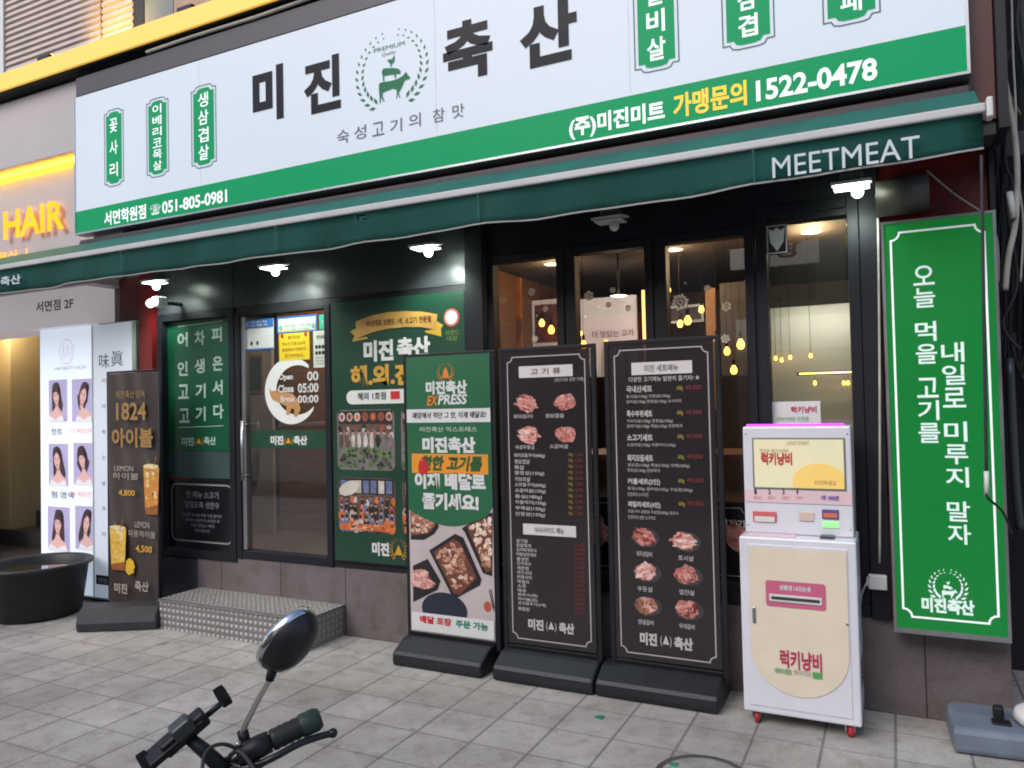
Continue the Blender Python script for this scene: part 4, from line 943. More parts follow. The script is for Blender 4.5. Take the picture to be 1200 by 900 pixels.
heading(p, '식사/사이드 메뉴', (613, 621), (675, 622), 14)
# third: set menu
t3 = stand('rightmost menu stand, a dark set menu with six plates of meat', -1.352, -.772, 1.818, -1.402, -.782, 3.715, PY)
p = board(t3, -1.334, -.79, .165, 1.795)
heading(p, '미진 세트메뉴', (740, 433), (811, 429), 15)
b = BM(); ptext(b, '다양한 고기메뉴 맘편히 즐기자! ★', (737, 446), (820, 441), 6, PY-.006, .01)
sets = [('국내산세트', 456, ('토시살(150g) 안창살(150g)', '갈비살(150g) 항정살(150g) 소사이즈')), ('특수부위세트', 485, ('가브리살(150g) 항정살(150g)', '갈매기살(150g) 목살(150g) 된장찌개')), ('소고기세트', 513, ('소갈비살(150g) 차돌박이(150g)',)), ('돼지모듬세트', 537, ('생삼겹(150g) 목살(150g) 대패(300g)', '항정살(150g) 된장찌개')), ('커플세트(2인)', 565, ('등심(150g) 갈비살(150g) 우삼겹(300g)', '된장찌개 소사이즈')), ('패밀리세트(4인)', 592, ('모듬구이 삼겹살 우삼겹(300g) 음료수', '된장찌개 냉면 소사이즈'))]
for i, (s, py, sub) in enumerate(sets):
    L_ = 30 if len(s) < 7 else 38; ptext(b, s, (734+i*.4, py), (734+i*.4+L_, py-.4), 8, PY-.006, .03)
    for k, q in enumerate(sub): ptext(b, q, (734+i*.4, py+8.5+k*6), (734+i*.4+min(86, len(q)*2.7), py+8.5+k*6), 4.6, PY-.006, .0)
for s, px, py in (('돼지생갈비', 755, 649), ('토시살', 804, 654), ('우둔살', 756, 690), ('업진살', 805, 694), ('양념갈비', 757, 729), ('우대갈비', 805, 734)): ptext(b, s, (px-9, py), (px+9, py+.5), 6, PY-.006, .01)
ptext(b, '미진', (750, 748), (770, 750), 15, PY-.006, .05); ptext(b, '(▲)', (774, 751), (787, 752), 14, PY-.006, .0); ptext(b, '축산', (790, 753), (812, 756), 15, PY-.006, .05)
part('lettering', b, menu_text, p)
b = BM()
for i, (s, py, sub) in enumerate(sets): ptext(b, '600g', (793+i*.5, py-1), (800+i*.5, py-1), 6, PY-.006, .01)
part('yellow_lettering', b, price_y, p)
b = BM()
for i, (s, py, sub) in enumerate(sets): ptext(b, '49,000', (803+i*.5, py-1.5), (822+i*.5, py-2), 6, PY-.006, .01)
part('red_lettering', b, price_r, p)
for px, py, m_, rt in ((754, 629, meat_a, -.3), (802, 634, meat_c, -.4), (756, 670, meat_c, 0), (804, 674, meat_b, 0), (757, 709, meat_d, 0), (805, 714, meat_a, -.3)): meat(p, px, py, 28, 21, m_, rt, True)

# ------------------------------------------------------------------ kiosk
kx0, kx1, ky, kyh, kyb = -.657, -.160, 3.67, 3.775, 3.99
kt = thing('kiosk', 'white self service machine on red castors with a lit screen and purple light strip', 'kiosk', ((kx0+kx1)/2, 3.83, 0))
kw = mat('kiosk_white', (214, 213, 221), .3, var=.03, coat=.2)
b = BM(); box(b, kx0, kx1, ky, kyb, .062, .862, .008); kb = part('cabinet', b, kw, kt)
b = BM(); box(b, kx0+.012, kx1-.012, kyh, kyb-.03, .863, 1.365, .008); kh = part('head', b, kw, kt)
y1, y2, y3 = ky-.005, ky-.008, ky-.011
dx0, dx1, dz0, dz1 = kx0+.03, kx1-.035, .095, .83
b = BM(); box(b, dx0, dx1, ky-.004, ky+.002, dz0, dz1, .002); dr = part('door', b, kw, kb)
b = BM(); P = [(dx0+.012, y2, dz1-.01), (dx1-.006, y2, dz1-.012), (dx1-.006, y2, .36)]+[((dx0+dx1)/2+.003+(dx1-dx0-.02)/2*math.cos(R(a)), y2, .36+.20*math.sin(R(a))) for a in range(-8, -180, -8)]+[(dx0+.012, y2, .36)]
loop(b, P); part('cream_print', b, mat('kiosk_cream', (222, 208, 186), .4, var=.04), kb)
b = BM(); box(b, kx0+.052, kx0+.068, ky-.014, ky-.002, .47, .545, .004); part('handle', b, SILVER, kb)
x0, x1, z0, z1 = rect((897, 683), (968, 712), y3)
zc = (at(932, 683, y3).z+at(932, 712, y3).z)/2
b = BM(); loop(b, rrect(x0, x1, zc-.058, zc+.058, y3, .012)); part('pink_label', b, mat('kiosk_pink', (196, 96, 128), .45, var=.05), kb)
b = BM(); box(b, x0+.015, x1-.015, ky-.016, ky-.0115, zc-.036, zc-.002, .003); part('slot_plate', b, OFFW, kb)
b = BM(); box(b, x0+.025, x1-.025, ky-.019, ky-.0165, zc-.024, zc-.012); part('slot', b, mat('slot_dark', (60, 56, 60), .4, var=.1), kb)
b = BM(); text(b, '상품권 나오는곳', x0+.06, x1-.06, zc+.018, zc+.042, y3-.002, .04); part('white_lettering', b, WHITE_PRINT, kb)
b = BM(); ptext(b, '럭키냥비', (914, 772), (963, 777), 22, y3, .03); part('red_lettering', b, mat('kiosk_red', (176, 44, 84), .45, var=.05), kb)
b = BM(); ptext(b, '대박이벤트', (908, 786), (928, 788), 7, y3, .02); p = at(958, 792, y3); flat(b, p.x-.02, p.x+.02, p.z-.014, p.z+.014, y3); part('green_lettering', b, mat('kiosk_green', (90, 160, 90), .45, var=.05), kb)
b = BM(); ptext(b, '행운의주인공', (930, 788), (950, 790), 6, y3, .0); part('grey_lettering', b, GREY_PRINT, kb)
# head
h1, h2, h3 = kyh-.004, kyh-.007, kyh-.010
x0, x1 = at(884, 545, h1).x, at(989, 545, h1).x; z0, z1 = at(935, 572, h1).z, at(935, 515, h1).z
b = BM(); box(b, x0-.008, x1+.008, kyh-.004, kyh+.002, z0-.008, z1+.008, .002); part('bezel', b, mat('bezel_grey', (120, 120, 116), .4, var=.05), kh)
scr_m = mat('screen_cream', (214, 206, 170), .3, var=.06, scale=4, emit=.2, emrgb=(226, 218, 180))
b = BM(); flat(b, x0, x1, z0, z1, kyh-.006); sc = part('screen', b, scr_m, kh)
b = BM(); p = at(960, 560, h2); P = [(p.x+.115*math.cos(R(a)), kyh-.008, max(z0+.001, p.z-.02+.085*math.sin(R(a)))) for a in range(0, 181, 10)]; P = [(min(x1-.001, q[0]), q[1], q[2]) for q in P]; P += [(P[-1][0], kyh-.008, z0+.001), (P[0][0], kyh-.008, z0+.001)]; loop(b, P); part('screen_blob', b, mat('screen_yellow', (232, 196, 110), .4, var=.03, emit=.18, emrgb=(236, 200, 116)), sc)
b = BM(); ptext(b, '럭키냥비', (892, 538), (928, 537), 15, kyh-.010, .035); p = at(944, 563, h2); part('screen_lettering', b, mat('screen_red', (170, 36, 40), .4, var=.05, emit=.2), sc)
b = BM(); ptext(b, 'LUCKY EVENT', (922, 519), (948, 519), 4, kyh-.010, .0); ptext(b, '터치하세요', (955, 566), (980, 566), 6, kyh-.010, .0); ptext(b, '행운을 뽑아보세요', (890, 528), (924, 528), 4, kyh-.010, .0); part('screen_small_lettering', b, mat('screen_brown', (150, 120, 90), .4, var=.05, emit=.1), sc)
b = BM(); za, zb = at(935, 590, h1).z, at(935, 575, h1).z; flat(b, kx0+.016, kx1-.016, za, zb, h1); part('pink_strip', b, mat('kiosk_pale_pink', (222, 192, 196), .4, var=.03), kh)
b = BM()
for k, s in enumerate('1234'): ptext(b, s, (884+k*16.3, 576), (886.5+k*16.3, 576), 6, h2, .02)
part('number_lettering', b, DARK_PRINT, kh)
b = BM()
for k, s in enumerate(('화면터치', '결제하기', '상품선택', '수령하기')): ptext(b, s, (883+k*16.3, 583), (892+k*16.3, 583.5), 4, h2, .0)
part('step_lettering', b, mat('kiosk_rose', (206, 130, 130), .45, var=.05), kh)
b = BM(); ptext(b, '1회 1000원', (962, 583), (983, 584), 6, h2, .03); part('price_lettering', b, mat('kiosk_violet', (110, 84, 170), .45, var=.05), kh)
def plate(nm, tl, brp, m_, ytop=h2): 
    x0, x1, z0, z1 = rect(tl, brp, ytop); b = BM(); box(b, x0, x1, ytop, kyh+.001, z0, z1, .002); return part(nm, b, m_, kh), (x0, x1, z0, z1)
q, (x0, x1, z0, z1) = plate('receipt_label', (882, 599), (910, 612), mat('kiosk_coral', (204, 96, 96), .45, var=.05))
b = BM(); flat(b, x0+.008, x1-.008, z0, z0+.025, h2-.002); part('receipt_opening', b, WHITE_PRINT, q)
plate('coin_slot', (936, 600), (954, 611), mat('kiosk_beige', (206, 184, 170), .45, var=.05))
q, (x0, x1, z0, z1) = plate('card_reader', (963, 597), (983, 609), mat('reader_purple', (96, 76, 132), .4, var=.06))
b = BM(); flat(b, x0+.006, x1-.006, z0+.008, z0+.028, h2-.002); part('reader_display', b, mat('reader_orange', (206, 110, 84), .4, var=.05), q)
plate('note_slot', (964, 611), (983, 619), mat('note_green', (120, 220, 120), .4, var=0, emit=.7, emrgb=(150, 240, 140)))
z = .8635
b = BM(); box(b, kx0+.03, kx0+.24, ky+.03, kyh-.01, z-.001, z+.003, .001); part('shelf_sticker', b, mat('kiosk_pale_pink', (222, 192, 196)), kb)
b = BM(); box(b, kx1-.15, kx1-.09, ky+.045, kyh-.012, z-.001, z+.012, .002); part('scanner', b, mat('scanner_dark', (60, 70, 72), .3, var=.1), kb)
led = mat('purple_led', (190, 60, 230), .4, var=0, emit=2.2, emrgb=(190, 60, 235))
b = BM(); box(b, kx0+.03, kx1-.04, kyh+.01, kyh+.020, 1.3655, 1.376); part('purple_light_strip', b, led, kh)
b = BM(); text(b, '럭키냥비 이벤트 ', .0, .22, 0.0, .05, 0, .0)
b.free()
b = BM(); box(b, kx1-.052, kx1-.040, ky-.010, ky-.004, .50, .512, .002); part('lock', b, SILVER, kb)
b = BM()
for x in (kx0+.026, kx1-.026):
    for z in (.90, 1.33): lathe(b, [(.0045, 0), (.004, .002), (0, .0025)], (x, kyh, z), (0, -1, 0), 12)
part('screw', b, SILVER, kh)
b = BM(); box(b, kx1-.001, kx1+.0015, ky+.02, kyb-.02, .44, .443); box(b, kx1-.001, kx1+.0015, ky+.02, kyb-.02, .10, .103); part('side_seam', b, mat('seam_grey', (120, 118, 122), .5, var=.1), kb)
b = BM()
for k in range(6): box(b, kx1-.001, kx1+.002, ky+.09, kyb-.08, .20+k*.022, .207+k*.022)
part('vent', b, mat('vent_dark', (60, 60, 64), .5, var=.1), kb)
for x in (kx0+.05, kx1-.05):
    for y in (ky+.045, kyb-.05):
        b = BM(); lathe(b, [(0, -.011), (.026, -.011), (.029, -.006), (.029, .006), (.026, .011), (0, .011)], (x, y, .0295), (1, .25, 0), 20); ca = part('castor', b, mat('castor_red', (176, 40, 44), .4, var=.08), kt)
        b = BM(); box(b, x-.022, x+.022, y-.018, y+.022, .056, .0625); box(b, x-.021, x-.014, y-.012, y+.014, .025, .0565); box(b, x+.014, x+.021, y-.012, y+.014, .025, .0565); part('castor_fork', b, SILVER, ca)

# ------------------------------------------------------------------ window stickers and posters
YG2 = YF+.043
t, s_, (x0, x1, z0, z1) = sheet('window_sticker', 'white sticker with Korean lettering on the dusty window above the kiosk', (903, 471), (962, 498), YG2-.01, WHITE_PRINT, 'sticker')
b = BM(); ptext(b, '럭키냥비', (927, 480), (957, 480), 8, YG2-.013, .03); part('red_lettering', b, mat('kiosk_red', (176, 44, 84)), s_)
b = BM(); ptext(b, '대박이벤트 진행중', (910, 491), (948, 491), 5, YG2-.013, .0); part('green_lettering', b, mat('kiosk_green', (90, 160, 90)), s_)
t, s_, (x0, x1, z0, z1) = sheet('window_sticker', 'small black and white shield sticker in the top corner of the window', (898, 265), (923, 296), YG2-.01, mat('sticker_black', (36, 36, 40), .4, var=.05), 'sticker')
b = BM(); P = [(.1, .88), (.3, .8), (.5, .9), (.7, .8), (.9, .88), (.82, .4), (.5, .08), (.18, .4)]
loop(b, [(x0+(x1-x0)*u, YG2-.013, z0+(z1-z0)*v) for u, v in P][::-1]); part('shield_print', b, WHITE_PRINT, s_)
b = BM(); stroke(b, [(x0+.004, YG2-.013, z0+.004), (x1-.004, YG2-.013, z0+.004), (x1-.004, YG2-.013, z1-.004), (x0+.004, YG2-.013, z1-.004)], .005, True); part('border_line', b, WHITE_PRINT, s_)
# low dark food posters inside the glass behind the stands
for k, (x0, x1) in enumerate(wins):
    z0, z1 = .55, at(850, 588, YG2).z
    t = thing('window_poster', ['dark food poster low in the window behind the green banner stand', 'dark food poster low in the window behind the price list stand', 'dark food poster low in the window behind the set menu stand'][k], 'poster', ((x0+x1)/2, YG2, z0), 'dark food posters in the windows')
    b = BM(); flat(b, x0+.05, x1-.05, z0, z1, YG2-.004); s_ = part('sheet', b, mat('black_sheet', (24, 26, 29)), t)
    b = BM(); notched(b, x0+.075, x1-.075, z0+.03, z1-.03, YG2-.006, .03, .005); part('border_line', b, GREY_PRINT, s_)
    b = BM(); text(b, '생고기', x1-.22, x1-.09, z1-.13, z1-.09, YG2-.006, .02); part('lettering', b, WHITE_PRINT, s_)
    for xx in (x0+.13, x1-.13):
        b = BM(); oval(b, xx, z0+.23, .055, .085, YG2-.006, 20, .3, .15); part('meat_picture', b, meat_a, s_)
# snowflake stickers
def thin_stuff(name, rgb, share=.5):
    m = bpy.data.materials.new(name); m.use_nodes = True; n = m.node_tree; L = n.links; n.nodes.remove(n.nodes['Principled BSDF'])
    nz = n.nodes.new('ShaderNodeTexNoise'); nz.inputs['Scale'].default_value = 5; rp = n.nodes.new('ShaderNodeValToRGB'); c = lin(rgb)
    rp.color_ramp.elements[0].color = tuple(v*.9 for v in c[:3])+(1,); rp.color_ramp.elements[1].color = c; L.new(nz.outputs['Fac'], rp.inputs[0])
    d = n.nodes.new('ShaderNodeBsdfDiffuse'); t = n.nodes.new('ShaderNodeBsdfTranslucent'); mx = n.nodes.new('ShaderNodeMixShader'); mx.inputs[0].default_value = share
    L.new(rp.outputs[0], d.inputs[0]); L.new(rp.outputs[0], t.inputs[0]); L.new(d.outputs[0], mx.inputs[1]); L.new(t.outputs[0], mx.inputs[2]); L.new(mx.outputs[0], n.nodes['Material Output'].inputs[0])
    MATS[name] = m; return m
snow_m = thin_stuff('snow_sticker', (250, 242, 222), .3)
flakes = [(589, 352, 9), (623, 342, 11), (639, 362, 8), (629, 370, 3), (690, 347, 14), (718, 340, 8), (713, 357, 9), (736, 361, 9), (701, 359, 3), (797, 354, 21), (829, 338, 9), (851, 359, 12), (803, 332, 4), (850, 397, 11), (627, 397, 9), (686, 371, 3)]
def flake(px, py, d, k):
    c = at(px, py, YG2-.003); r = d*.0044*.5; b = BM()
    for a in range(6):
        t_ = R(60*a+8*k); ux, uz = math.cos(t_), math.sin(t_)
        def q(u, v): return (c.x+(u*ux-v*uz)*r, YG2-.003, c.z+(u*uz+v*ux)*r)
        stroke(b, [q(0, 0), q(1, 0)], r*.24)
        if d > 4: stroke(b, [q(.4, 0), q(.78, .34)], r*.2); stroke(b, [q(.4, 0), q(.78, -.34)], r*.2)
    return b, c
SIZES = {21: 'big', 14: 'large'}
wh = {0: 'the left pane of the three', 1: 'the middle pane of the three', 2: 'the right pane of the three'}
for k, (px, py, d) in enumerate(flakes):
    b, c = flake(px, py, d, k)
    pane = 0 if px < 660 else (1 if px < 765 else 2)
    nm = {589: 'small bright snowflake sticker lowest at the far left edge of the left pane', 623: 'snowflake sticker highest in the left pane', 639: 'snowflake sticker beside the middle of the left pane mullion', 629: 'tiny white dot flake in the left pane', 690: 'large snowflake sticker at the dark edge of the white board', 718: 'small snowflake sticker highest in the middle pane', 713: 'pale snowflake sticker in the centre of the white board', 736: 'pale snowflake sticker at the right side of the white board', 701: 'tiny dot flake between two flakes on the white board', 797: 'biggest snowflake sticker, in the right pane under the downlight', 829: 'small snowflake sticker near the top of the right pane, beside the tan panel', 851: 'snowflake sticker at the right edge of the right pane', 803: 'tiny dot flake above the biggest snowflake', 850: 'broken looking snowflake sticker just above the right menu stand', 627: 'snowflake sticker lowest in the left pane, above the stand rail', 686: 'tiny dot flake low on the white board'}[px]
    solo('snowflake_sticker', b, snow_m, nm, 'sticker', c, 'snowflake stickers on the windows')

# ------------------------------------------------------------------ inside the dining room
CZ = 2.776
def downlight(px, py, z, label, power, rgb=(1, .72, .42)):
    p = gnd(px, py, z) if True else None
    t = thing('downlight', label, 'ceiling lamp', (p.x, p.y, z), 'downlights in the dining room')
    b = BM(); lathe(b, [(.0, -.004), (.055, -.004), (.055, 0)], (p.x, p.y, z-.004), seg=20); part('lens', b, DOWN, t)
    b = BM(); lathe(b, [(.056, 0), (.07, -.006), (.075, 0)], (p.x, p.y, z-.002), seg=20); part('trim_ring', b, OFFW, t)
    if z < CZ-.1:
        b = BM(); tube(b, [(p.x, p.y, z+.002), (p.x, p.y, 2.779)], .01); part('drop_rod', b, BLACK, t)
    l = bpy.data.lights.new('downlight_glow', 'POINT'); l.energy = power; l.color = rgb; l.shadow_soft_size = .05
    o = bpy.data.objects.new('downlight_glow', l); COL.objects.link(o); o.parent = t; o.location = (0, 0, -.12)
downlight(647, 309, CZ, 'warm downlight at the top corner of the left pane', 14)
downlight(790, 292, CZ, 'warm downlight at the top of the right pane', 14)
downlight(951, 271, CZ, 'warm downlight seen through the top of the dusty window', 50)
downlight(725, 346, 2.42, 'warm downlight on a drop rod in front of the white board', 26, (1, .9, .82))
def pendant(px, py, y, label):
    p = at(px, py, y); t = thing('pendant_lamp', label, 'pendant lamp', (p.x, p.y, p.z), 'pendant bulbs in the dining room')
    b = BM(); lathe(b, [(0, -.028), (.014, -.025), (.022, -.012), (.024, .002), (.020, .017), (.011, .03), (.009, .036)], p, seg=16); part('bulb', b, WARM, t)
    b = BM(); lathe(b, [(.011, .04), (.012, .075), (.0014, .08), (.0014, 2.77-p.z)], p, seg=6); part('flex', b, mat('brown_flex', (40, 30, 24), .95, var=.1, spec=.05), t)
pendant(646, 387, 5.3, 'glowing yellow pendant bulb in the left pane')
pendant(806, 376, 5.2, 'glowing yellow pendant bulb beside the biggest snowflake')
pendant(868, 404, 4.9, 'glowing yellow pendant bulb at the right edge of the right pane')
pendant(684, 405, 5.2, 'glowing yellow pendant bulb behind the price list stand')
pendant(575, 401, 5.0, 'glowing yellow pendant bulb at the column left of the windows')
pendant(635, 379, 5.9, 'small glowing bulb beside the dark picture in the left pane')
pendant(679, 391, 6.2, 'small glowing bulb at the left edge of the white board')
pendant(840, 398, 6.4, 'small glowing bulb below the tan panel in the right pane')
pendant(852, 412, 6.0, 'glowing bulb low in the right pane above the set menu stand')
pendant(783, 340, 6.6, 'small glowing bulb at the left edge of the right pane')
pendant(822, 363, 6.8, 'small glowing bulb before the thin white frame')
pendant(860, 434, 5.6, 'glowing bulb lowest in the right pane')
pendant(797, 380, 6.5, 'small glowing bulb just left of the hanging bulb by the biggest snowflake')
YI = 6.4
def wall_board(nm, label, cat, tl, brp, y, m_, fm=None, fr=.03):
    x0, x1, z0, z1 = rect(tl, brp, y); t = thing(nm, label, cat, ((x0+x1)/2, y, z0))
    b = BM(); box(b, x0, x1, y, y+.03, z0, z1, .004); p = part('board', b, m_, t)
    if fm:
        b = BM(); box(b, x0-fr, x0, y-.01, y+.03, z0-fr, z1+fr); box(b, x1, x1+fr, y-.01, y+.03, z0-fr, z1+fr); box(b, x0+.001, x1-.001, y-.01, y+.03, z1, z1+fr); box(b, x0+.001, x1-.001, y-.01, y+.03, z0-fr, z0); part('frame', b, fm, t)
    return t, p
wb = mat('board_white', (214, 222, 244), .5, var=.04, scale=2)
t, p = wall_board('reflection_panel', 'large white panel with black lettering, standing in for a street sign reflected in the glass', 'panel', (665, 352), (748, 440), 7.4, wb)  # solid panel in the room in place of a reflection of the street
b = BM(); ptext(b, '더 맛있는 고기', (694, 393), (742, 389), 8, 7.39, .01); part('lettering', b, DARK_PRINT, p)
ls = mat('warm_strip', (255, 200, 120), .5, var=0, emit=2.2, emrgb=(255, 196, 120))
for k, (px, ya, yb2) in enumerate(((617, 354, 420), (754, 340, 410), (710, 398, 440))):
    a, c = at(px, ya, 7.2), at(px, yb2, 7.2); b = BM(); box(b, a.x-.016, a.x+.016, 7.19, 7.22, .43 if k < 2 else c.z, a.z)
    solo('light_tube', b, ls, ['upright warm light tube beside the dark picture in the left pane', 'upright warm light tube at the right side of the white board', 'short warm light tube below the white board'][k], 'light tube', (a.x, 7.2, .43 if k < 2 else c.z), 'warm light tubes in the dining room')
t, p = wall_board('picture', 'dark picture in a pale frame seen through the left pane', 'picture', (626, 358), (668, 400), 7.3, speckled('picture_print', [(30, 34, 40), (60, 40, 50), (110, 70, 60), (40, 50, 54)], 9, .5, 'noise'), wb, .05)
t, p = wall_board('picture', 'dark picture in a thin white frame behind the biggest snowflake', 'picture', (782, 362), (822, 374), 7.6, mat('picture_dark', (50, 40, 38), .5, var=.2), wb, .025)
t, p = wall_board('mural', 'rust orange mural on the wall in the left pane', 'mural', (560, 330), (613, 470), 6.9, speckled('mural_print', [(70, 40, 24), (128, 74, 40), (150, 96, 52), (96, 44, 34), (60, 46, 34)], 3.5, .6, 'noise'))
t, p = wall_board('wood_panel', 'tall tan panel standing in the right pane', 'panel', (826, 338), (842, 480), 7.2, mat('tan_wood', (176, 130, 72), .5, var=.12, scale=5, stretch=(1, 1, 8)))
t, p = wall_board('metal_shutter', 'grey ribbed metal shelf behind the right edge of the right pane', 'shelf', (843, 332), (885, 440), 7.0, mat('rib_grey', (80, 76, 74), .5, .3, var=.25, scale=12, stretch=(8, 1, 1)))
t, p = wall_board('roller_blind', 'pale roller blind hanging half way down behind the dusty window', 'blind', (880, 363), (1012, 640), 4.36, thin_stuff('blind_cloth', (236, 236, 226), .5))
t = thing('window_light_bar', 'slim warm light bar with small bulbs hanging inside the dusty window', 'light bar', (at(968, 437, 4.30).x, 4.30, at(968, 437, 4.30).z))
a, c = at(934, 440, 4.30), at(1001, 434, 4.30); zm = (a.z+c.z)/2
b = BM(); box(b, a.x, c.x, 4.295, 4.305, zm-.010, zm+.010, .002); part('bar', b, mat('bar_brass', (150, 120, 70), .35, .6, var=.1), t)
b = BM(); box(b, a.x+.012, c.x-.012, 4.291, 4.2945, zm-.004, zm+.004); part('light_slot', b, mat('slot_light', (255, 220, 150), .4, var=0, emit=5, emrgb=(255, 216, 150)), t)
for px, py in ((909, 420), (916, 422), (926, 419), (950, 417), (955, 449), (989, 449), (994, 449)):
    q = at(px, py, 4.30); b = BM(); lathe(b, [(0, -.012), (.008, -.006), (.008, .004), (.004, .012), (0, .013)], q, seg=8); bu = part('bulb', b, WARM, t)
    b = BM(); tube(b, [q+Vector((0, 0, .013)), Vector((q.x, q.y, zm-.011 if py > 440 else 2.77))], .0012, 6); part('flex', b, mat('brown_flex', (40, 30, 24)), bu)
l = bpy.data.lights.new('blind_fill', 'AREA'); l.energy = 1.5; l.color = (1, .95, .88); l.shape = 'RECTANGLE'; l.size = .4; l.size_y = .02  # fill light added above the bar to brighten the roller blind
o = bpy.data.objects.new('blind_fill', l); COL.objects.link(o); o.parent = t; o.location = (0, -.10, .32); o.rotation_euler = (R(48), 0, 0)
# dining tables and stools, mostly glimpsed
tb = mat('table_wood', (120, 80, 50), .4, var=.2, scale=6)
for k, (x, y) in enumerate(((-1.75, 5.0), (-.85, 5.1), (-3.05, 5.4))):
    t = thing('dining_table', ['wooden dining table inside behind the price list stand', 'wooden dining table inside behind the set menu stand', 'wooden dining table inside behind the glass door'][k], 'table', (x, y, .42), 'tables in the dining room')
    b = BM(); box(b, x-.35, x+.35, y-.3, y+.3, 1.12, 1.16, .006); part('table_top', b, tb, t)
    for sx in (-.3, .3):
        for sy in (-.25, .25): b = BM(); box(b, x+sx-.02, x+sx+.02, y+sy-.02, y+sy+.02, .42, 1.119); part('leg', b, BLACK, t)
# entrance hall behind the door
YH = 5.0
t, p = wall_board('hall_cupboard', 'pale beige cupboard front inside behind the glass door', 'cupboard', (286, 412), (322, 672), YH, mat('beige_laminate', (176, 160, 146), .5, var=.06))
b = BM(); a = at(300, 560, YH-.02); box(b, a.x-.01, a.x+.01, YH-.03, YH-.001, a.z, a.z+.22); part('handle', b, SILVER, t)
a0, a1 = at(289, 416, YH-.006), at(309, 460, YH-.006)
t = thing('hall_notice', 'green framed notice on the beige cupboard behind the door', 'notice', (a0.x, YH, a1.z))
b = BM(); box(b, a0.x, a1.x, YH-.008, YH-.002, a1.z, a0.z); p = part('sheet', b, mat('tan_wood', (176, 130, 72)), t)
b = BM(); flat(b, a0.x+.02, a1.x-.02, a1.z+.02, a0.z-.02, YH-.010); p = part('print', b, mat('notice_green', (44, 74, 58), .5, var=.15, scale=20), p)
t, p = wall_board('hall_wall', 'brown wood panelled wall inside behind the glass door', 'wall', (324, 330), (420, 690), YH+.25, mat('oak_wall', (136, 92, 56), .5, var=.25, scale=3, stretch=(1, 1, 9)))
t = thing('hall_lamp', 'white ceiling lamp in the entrance hall behind the door notices', 'ceiling lamp', (-3.9, 4.6, 2.776))
b = BM(); box(b, -4.1, -3.7, 4.55, 4.65, 2.73, 2.774, .008); part('diffuser', b, mat('hall_diffuser', (255, 240, 220), .5, var=0, emit=4), t)
l = bpy.data.lights.new('hall_glow', 'POINT'); l.energy = 38; l.color = (1, .88, .76); l.shadow_soft_size = .15
o = bpy.data.objects.new('hall_glow', l); COL.objects.link(o); o.parent = t; o.location = (0, 0, -.15)

# ------------------------------------------------------------------ step
stp = thing('entrance_step', 'low checker plate metal step in front of the glass door', 'step', (-3.95, 3.9, 0))
plate_m = checker_plate('checker_plate')
b = BM(); box(b, -4.585, -3.270, 3.70, YF-.006, 0, .198); part('riser_box', b, plate_m, stp)
b = BM(); box(b, -4.588, -3.266, 3.696, YF-.004, .199, .203); part('tread', b, plate_m, stp)
b = BM(); box(b, -4.588, -3.266, 3.688, 3.6955, .188, .204); part('nosing', b, SILVER, stp)

# ------------------------------------------------------------------ salon next door
sal = thing('salon_building', 'pale salon front with stairs in its entrance left of the restaurant', 'salon', (-7, 4.2, 0))
sw = mat('salon_panel', (178, 170, 172), .5, var=.05, scale=1.5)
b = BM(); box(b, -12, -5.49, 3.75, 4.3, 3.50, 4.04, .004); part('upper_fascia', b, sw, sal)
b = BM(); box(b, -12, -5.49, 3.87, 4.3, 2.50, 3.498); part('sign_wall', b, sw, sal)
x = at(101, 360, 3.9).x
b = BM(); box(b, -12, x, 3.9, 4.3, 2.195, 2.497, .004); lb = part('entrance_fascia', b, mat('salon_pale', (196, 190, 194), .5, var=.04, emit=.26, emrgb=(226, 216, 220)), sal)
b = BM(); ptext(b, '서면점 2F', (42, 360), (86, 355), 13, 3.896, .02); part('lettering', b, mat('dim_ink', (90, 86, 90), .5, var=.05), lb)
b = BM(); box(b, -5.62, -5.202, 4.14, 4.4, 0, 2.66); part('pillar', b, mat('pillar_grey', (104, 98, 100), .5, var=.1), sal)
b = BM(); box(b, -5.48, -5.21, 4.08, 4.139, 2.0, 2.55); part('pillar_panel', b, mat('dark_red_panel', (84, 24, 28), .5, var=.15), sal)
hallw = mat('stair_wall', (112, 88, 58), .6, var=.12, scale=1)
b = BM(); box(b, -12, -5.6, 6.2, 6.3, 0, 2.6); part('stair_back_wall', b, hallw, sal)
b = BM(); box(b, -5.6, -5.5, 4.41, 6.3, 0, 2.6); part('stair_side_wall', b, hallw, sal)
b = BM(); box(b, -12, -5.6, 4.31, 6.3, 2.6, 2.7); part('stair_ceiling', b, mat('stair_ceiling', (180, 170, 160), .7, var=.05), sal)
b = BM(); x0, x1 = at(-60, 500, 4.8).x, at(12, 500, 4.8).x; box(b, x0, x1, 4.8, 5.2, 0, 2.58, .006); part('stair_pier', b, mat('pier_cream', (196, 180, 140), .6, var=.05), sal)
b = BM()
for k in range(5): box(b, -9.5, -5.61, 4.5+k*.28, 6.19, .001+k*.16, .16+k*.16)
part('stairs', b, mat('dark_granite', (62, 58, 58), .4, var=.2, scale=14), sal)
b = BM(); box(b, -12, -7.9, 4.2, 4.4, 0, 2.19); part('wall', b, sw, sal)
sl_ = thing('salon_strip_light', 'yellow light strip under the ledge over the gold salon lettering', 'light strip', (-7, 3.82, 3.48))
b = BM(); box(b, -12, -5.52, 3.835, 3.868, 3.484, 3.498); part('diffuser', b, mat('salon_led', (255, 214, 40), .5, var=0, emit=22, emrgb=(255, 190, 24)), sl_)
lt = thing('salon_lettering', 'raised gold letters of the salon name on the pale wall', 'sign lettering', (-5.9, 3.87, 2.9))
gold = mat('gold_letter', (236, 188, 80), .3, .3, var=.08, emit=.5, emrgb=(255, 205, 70))
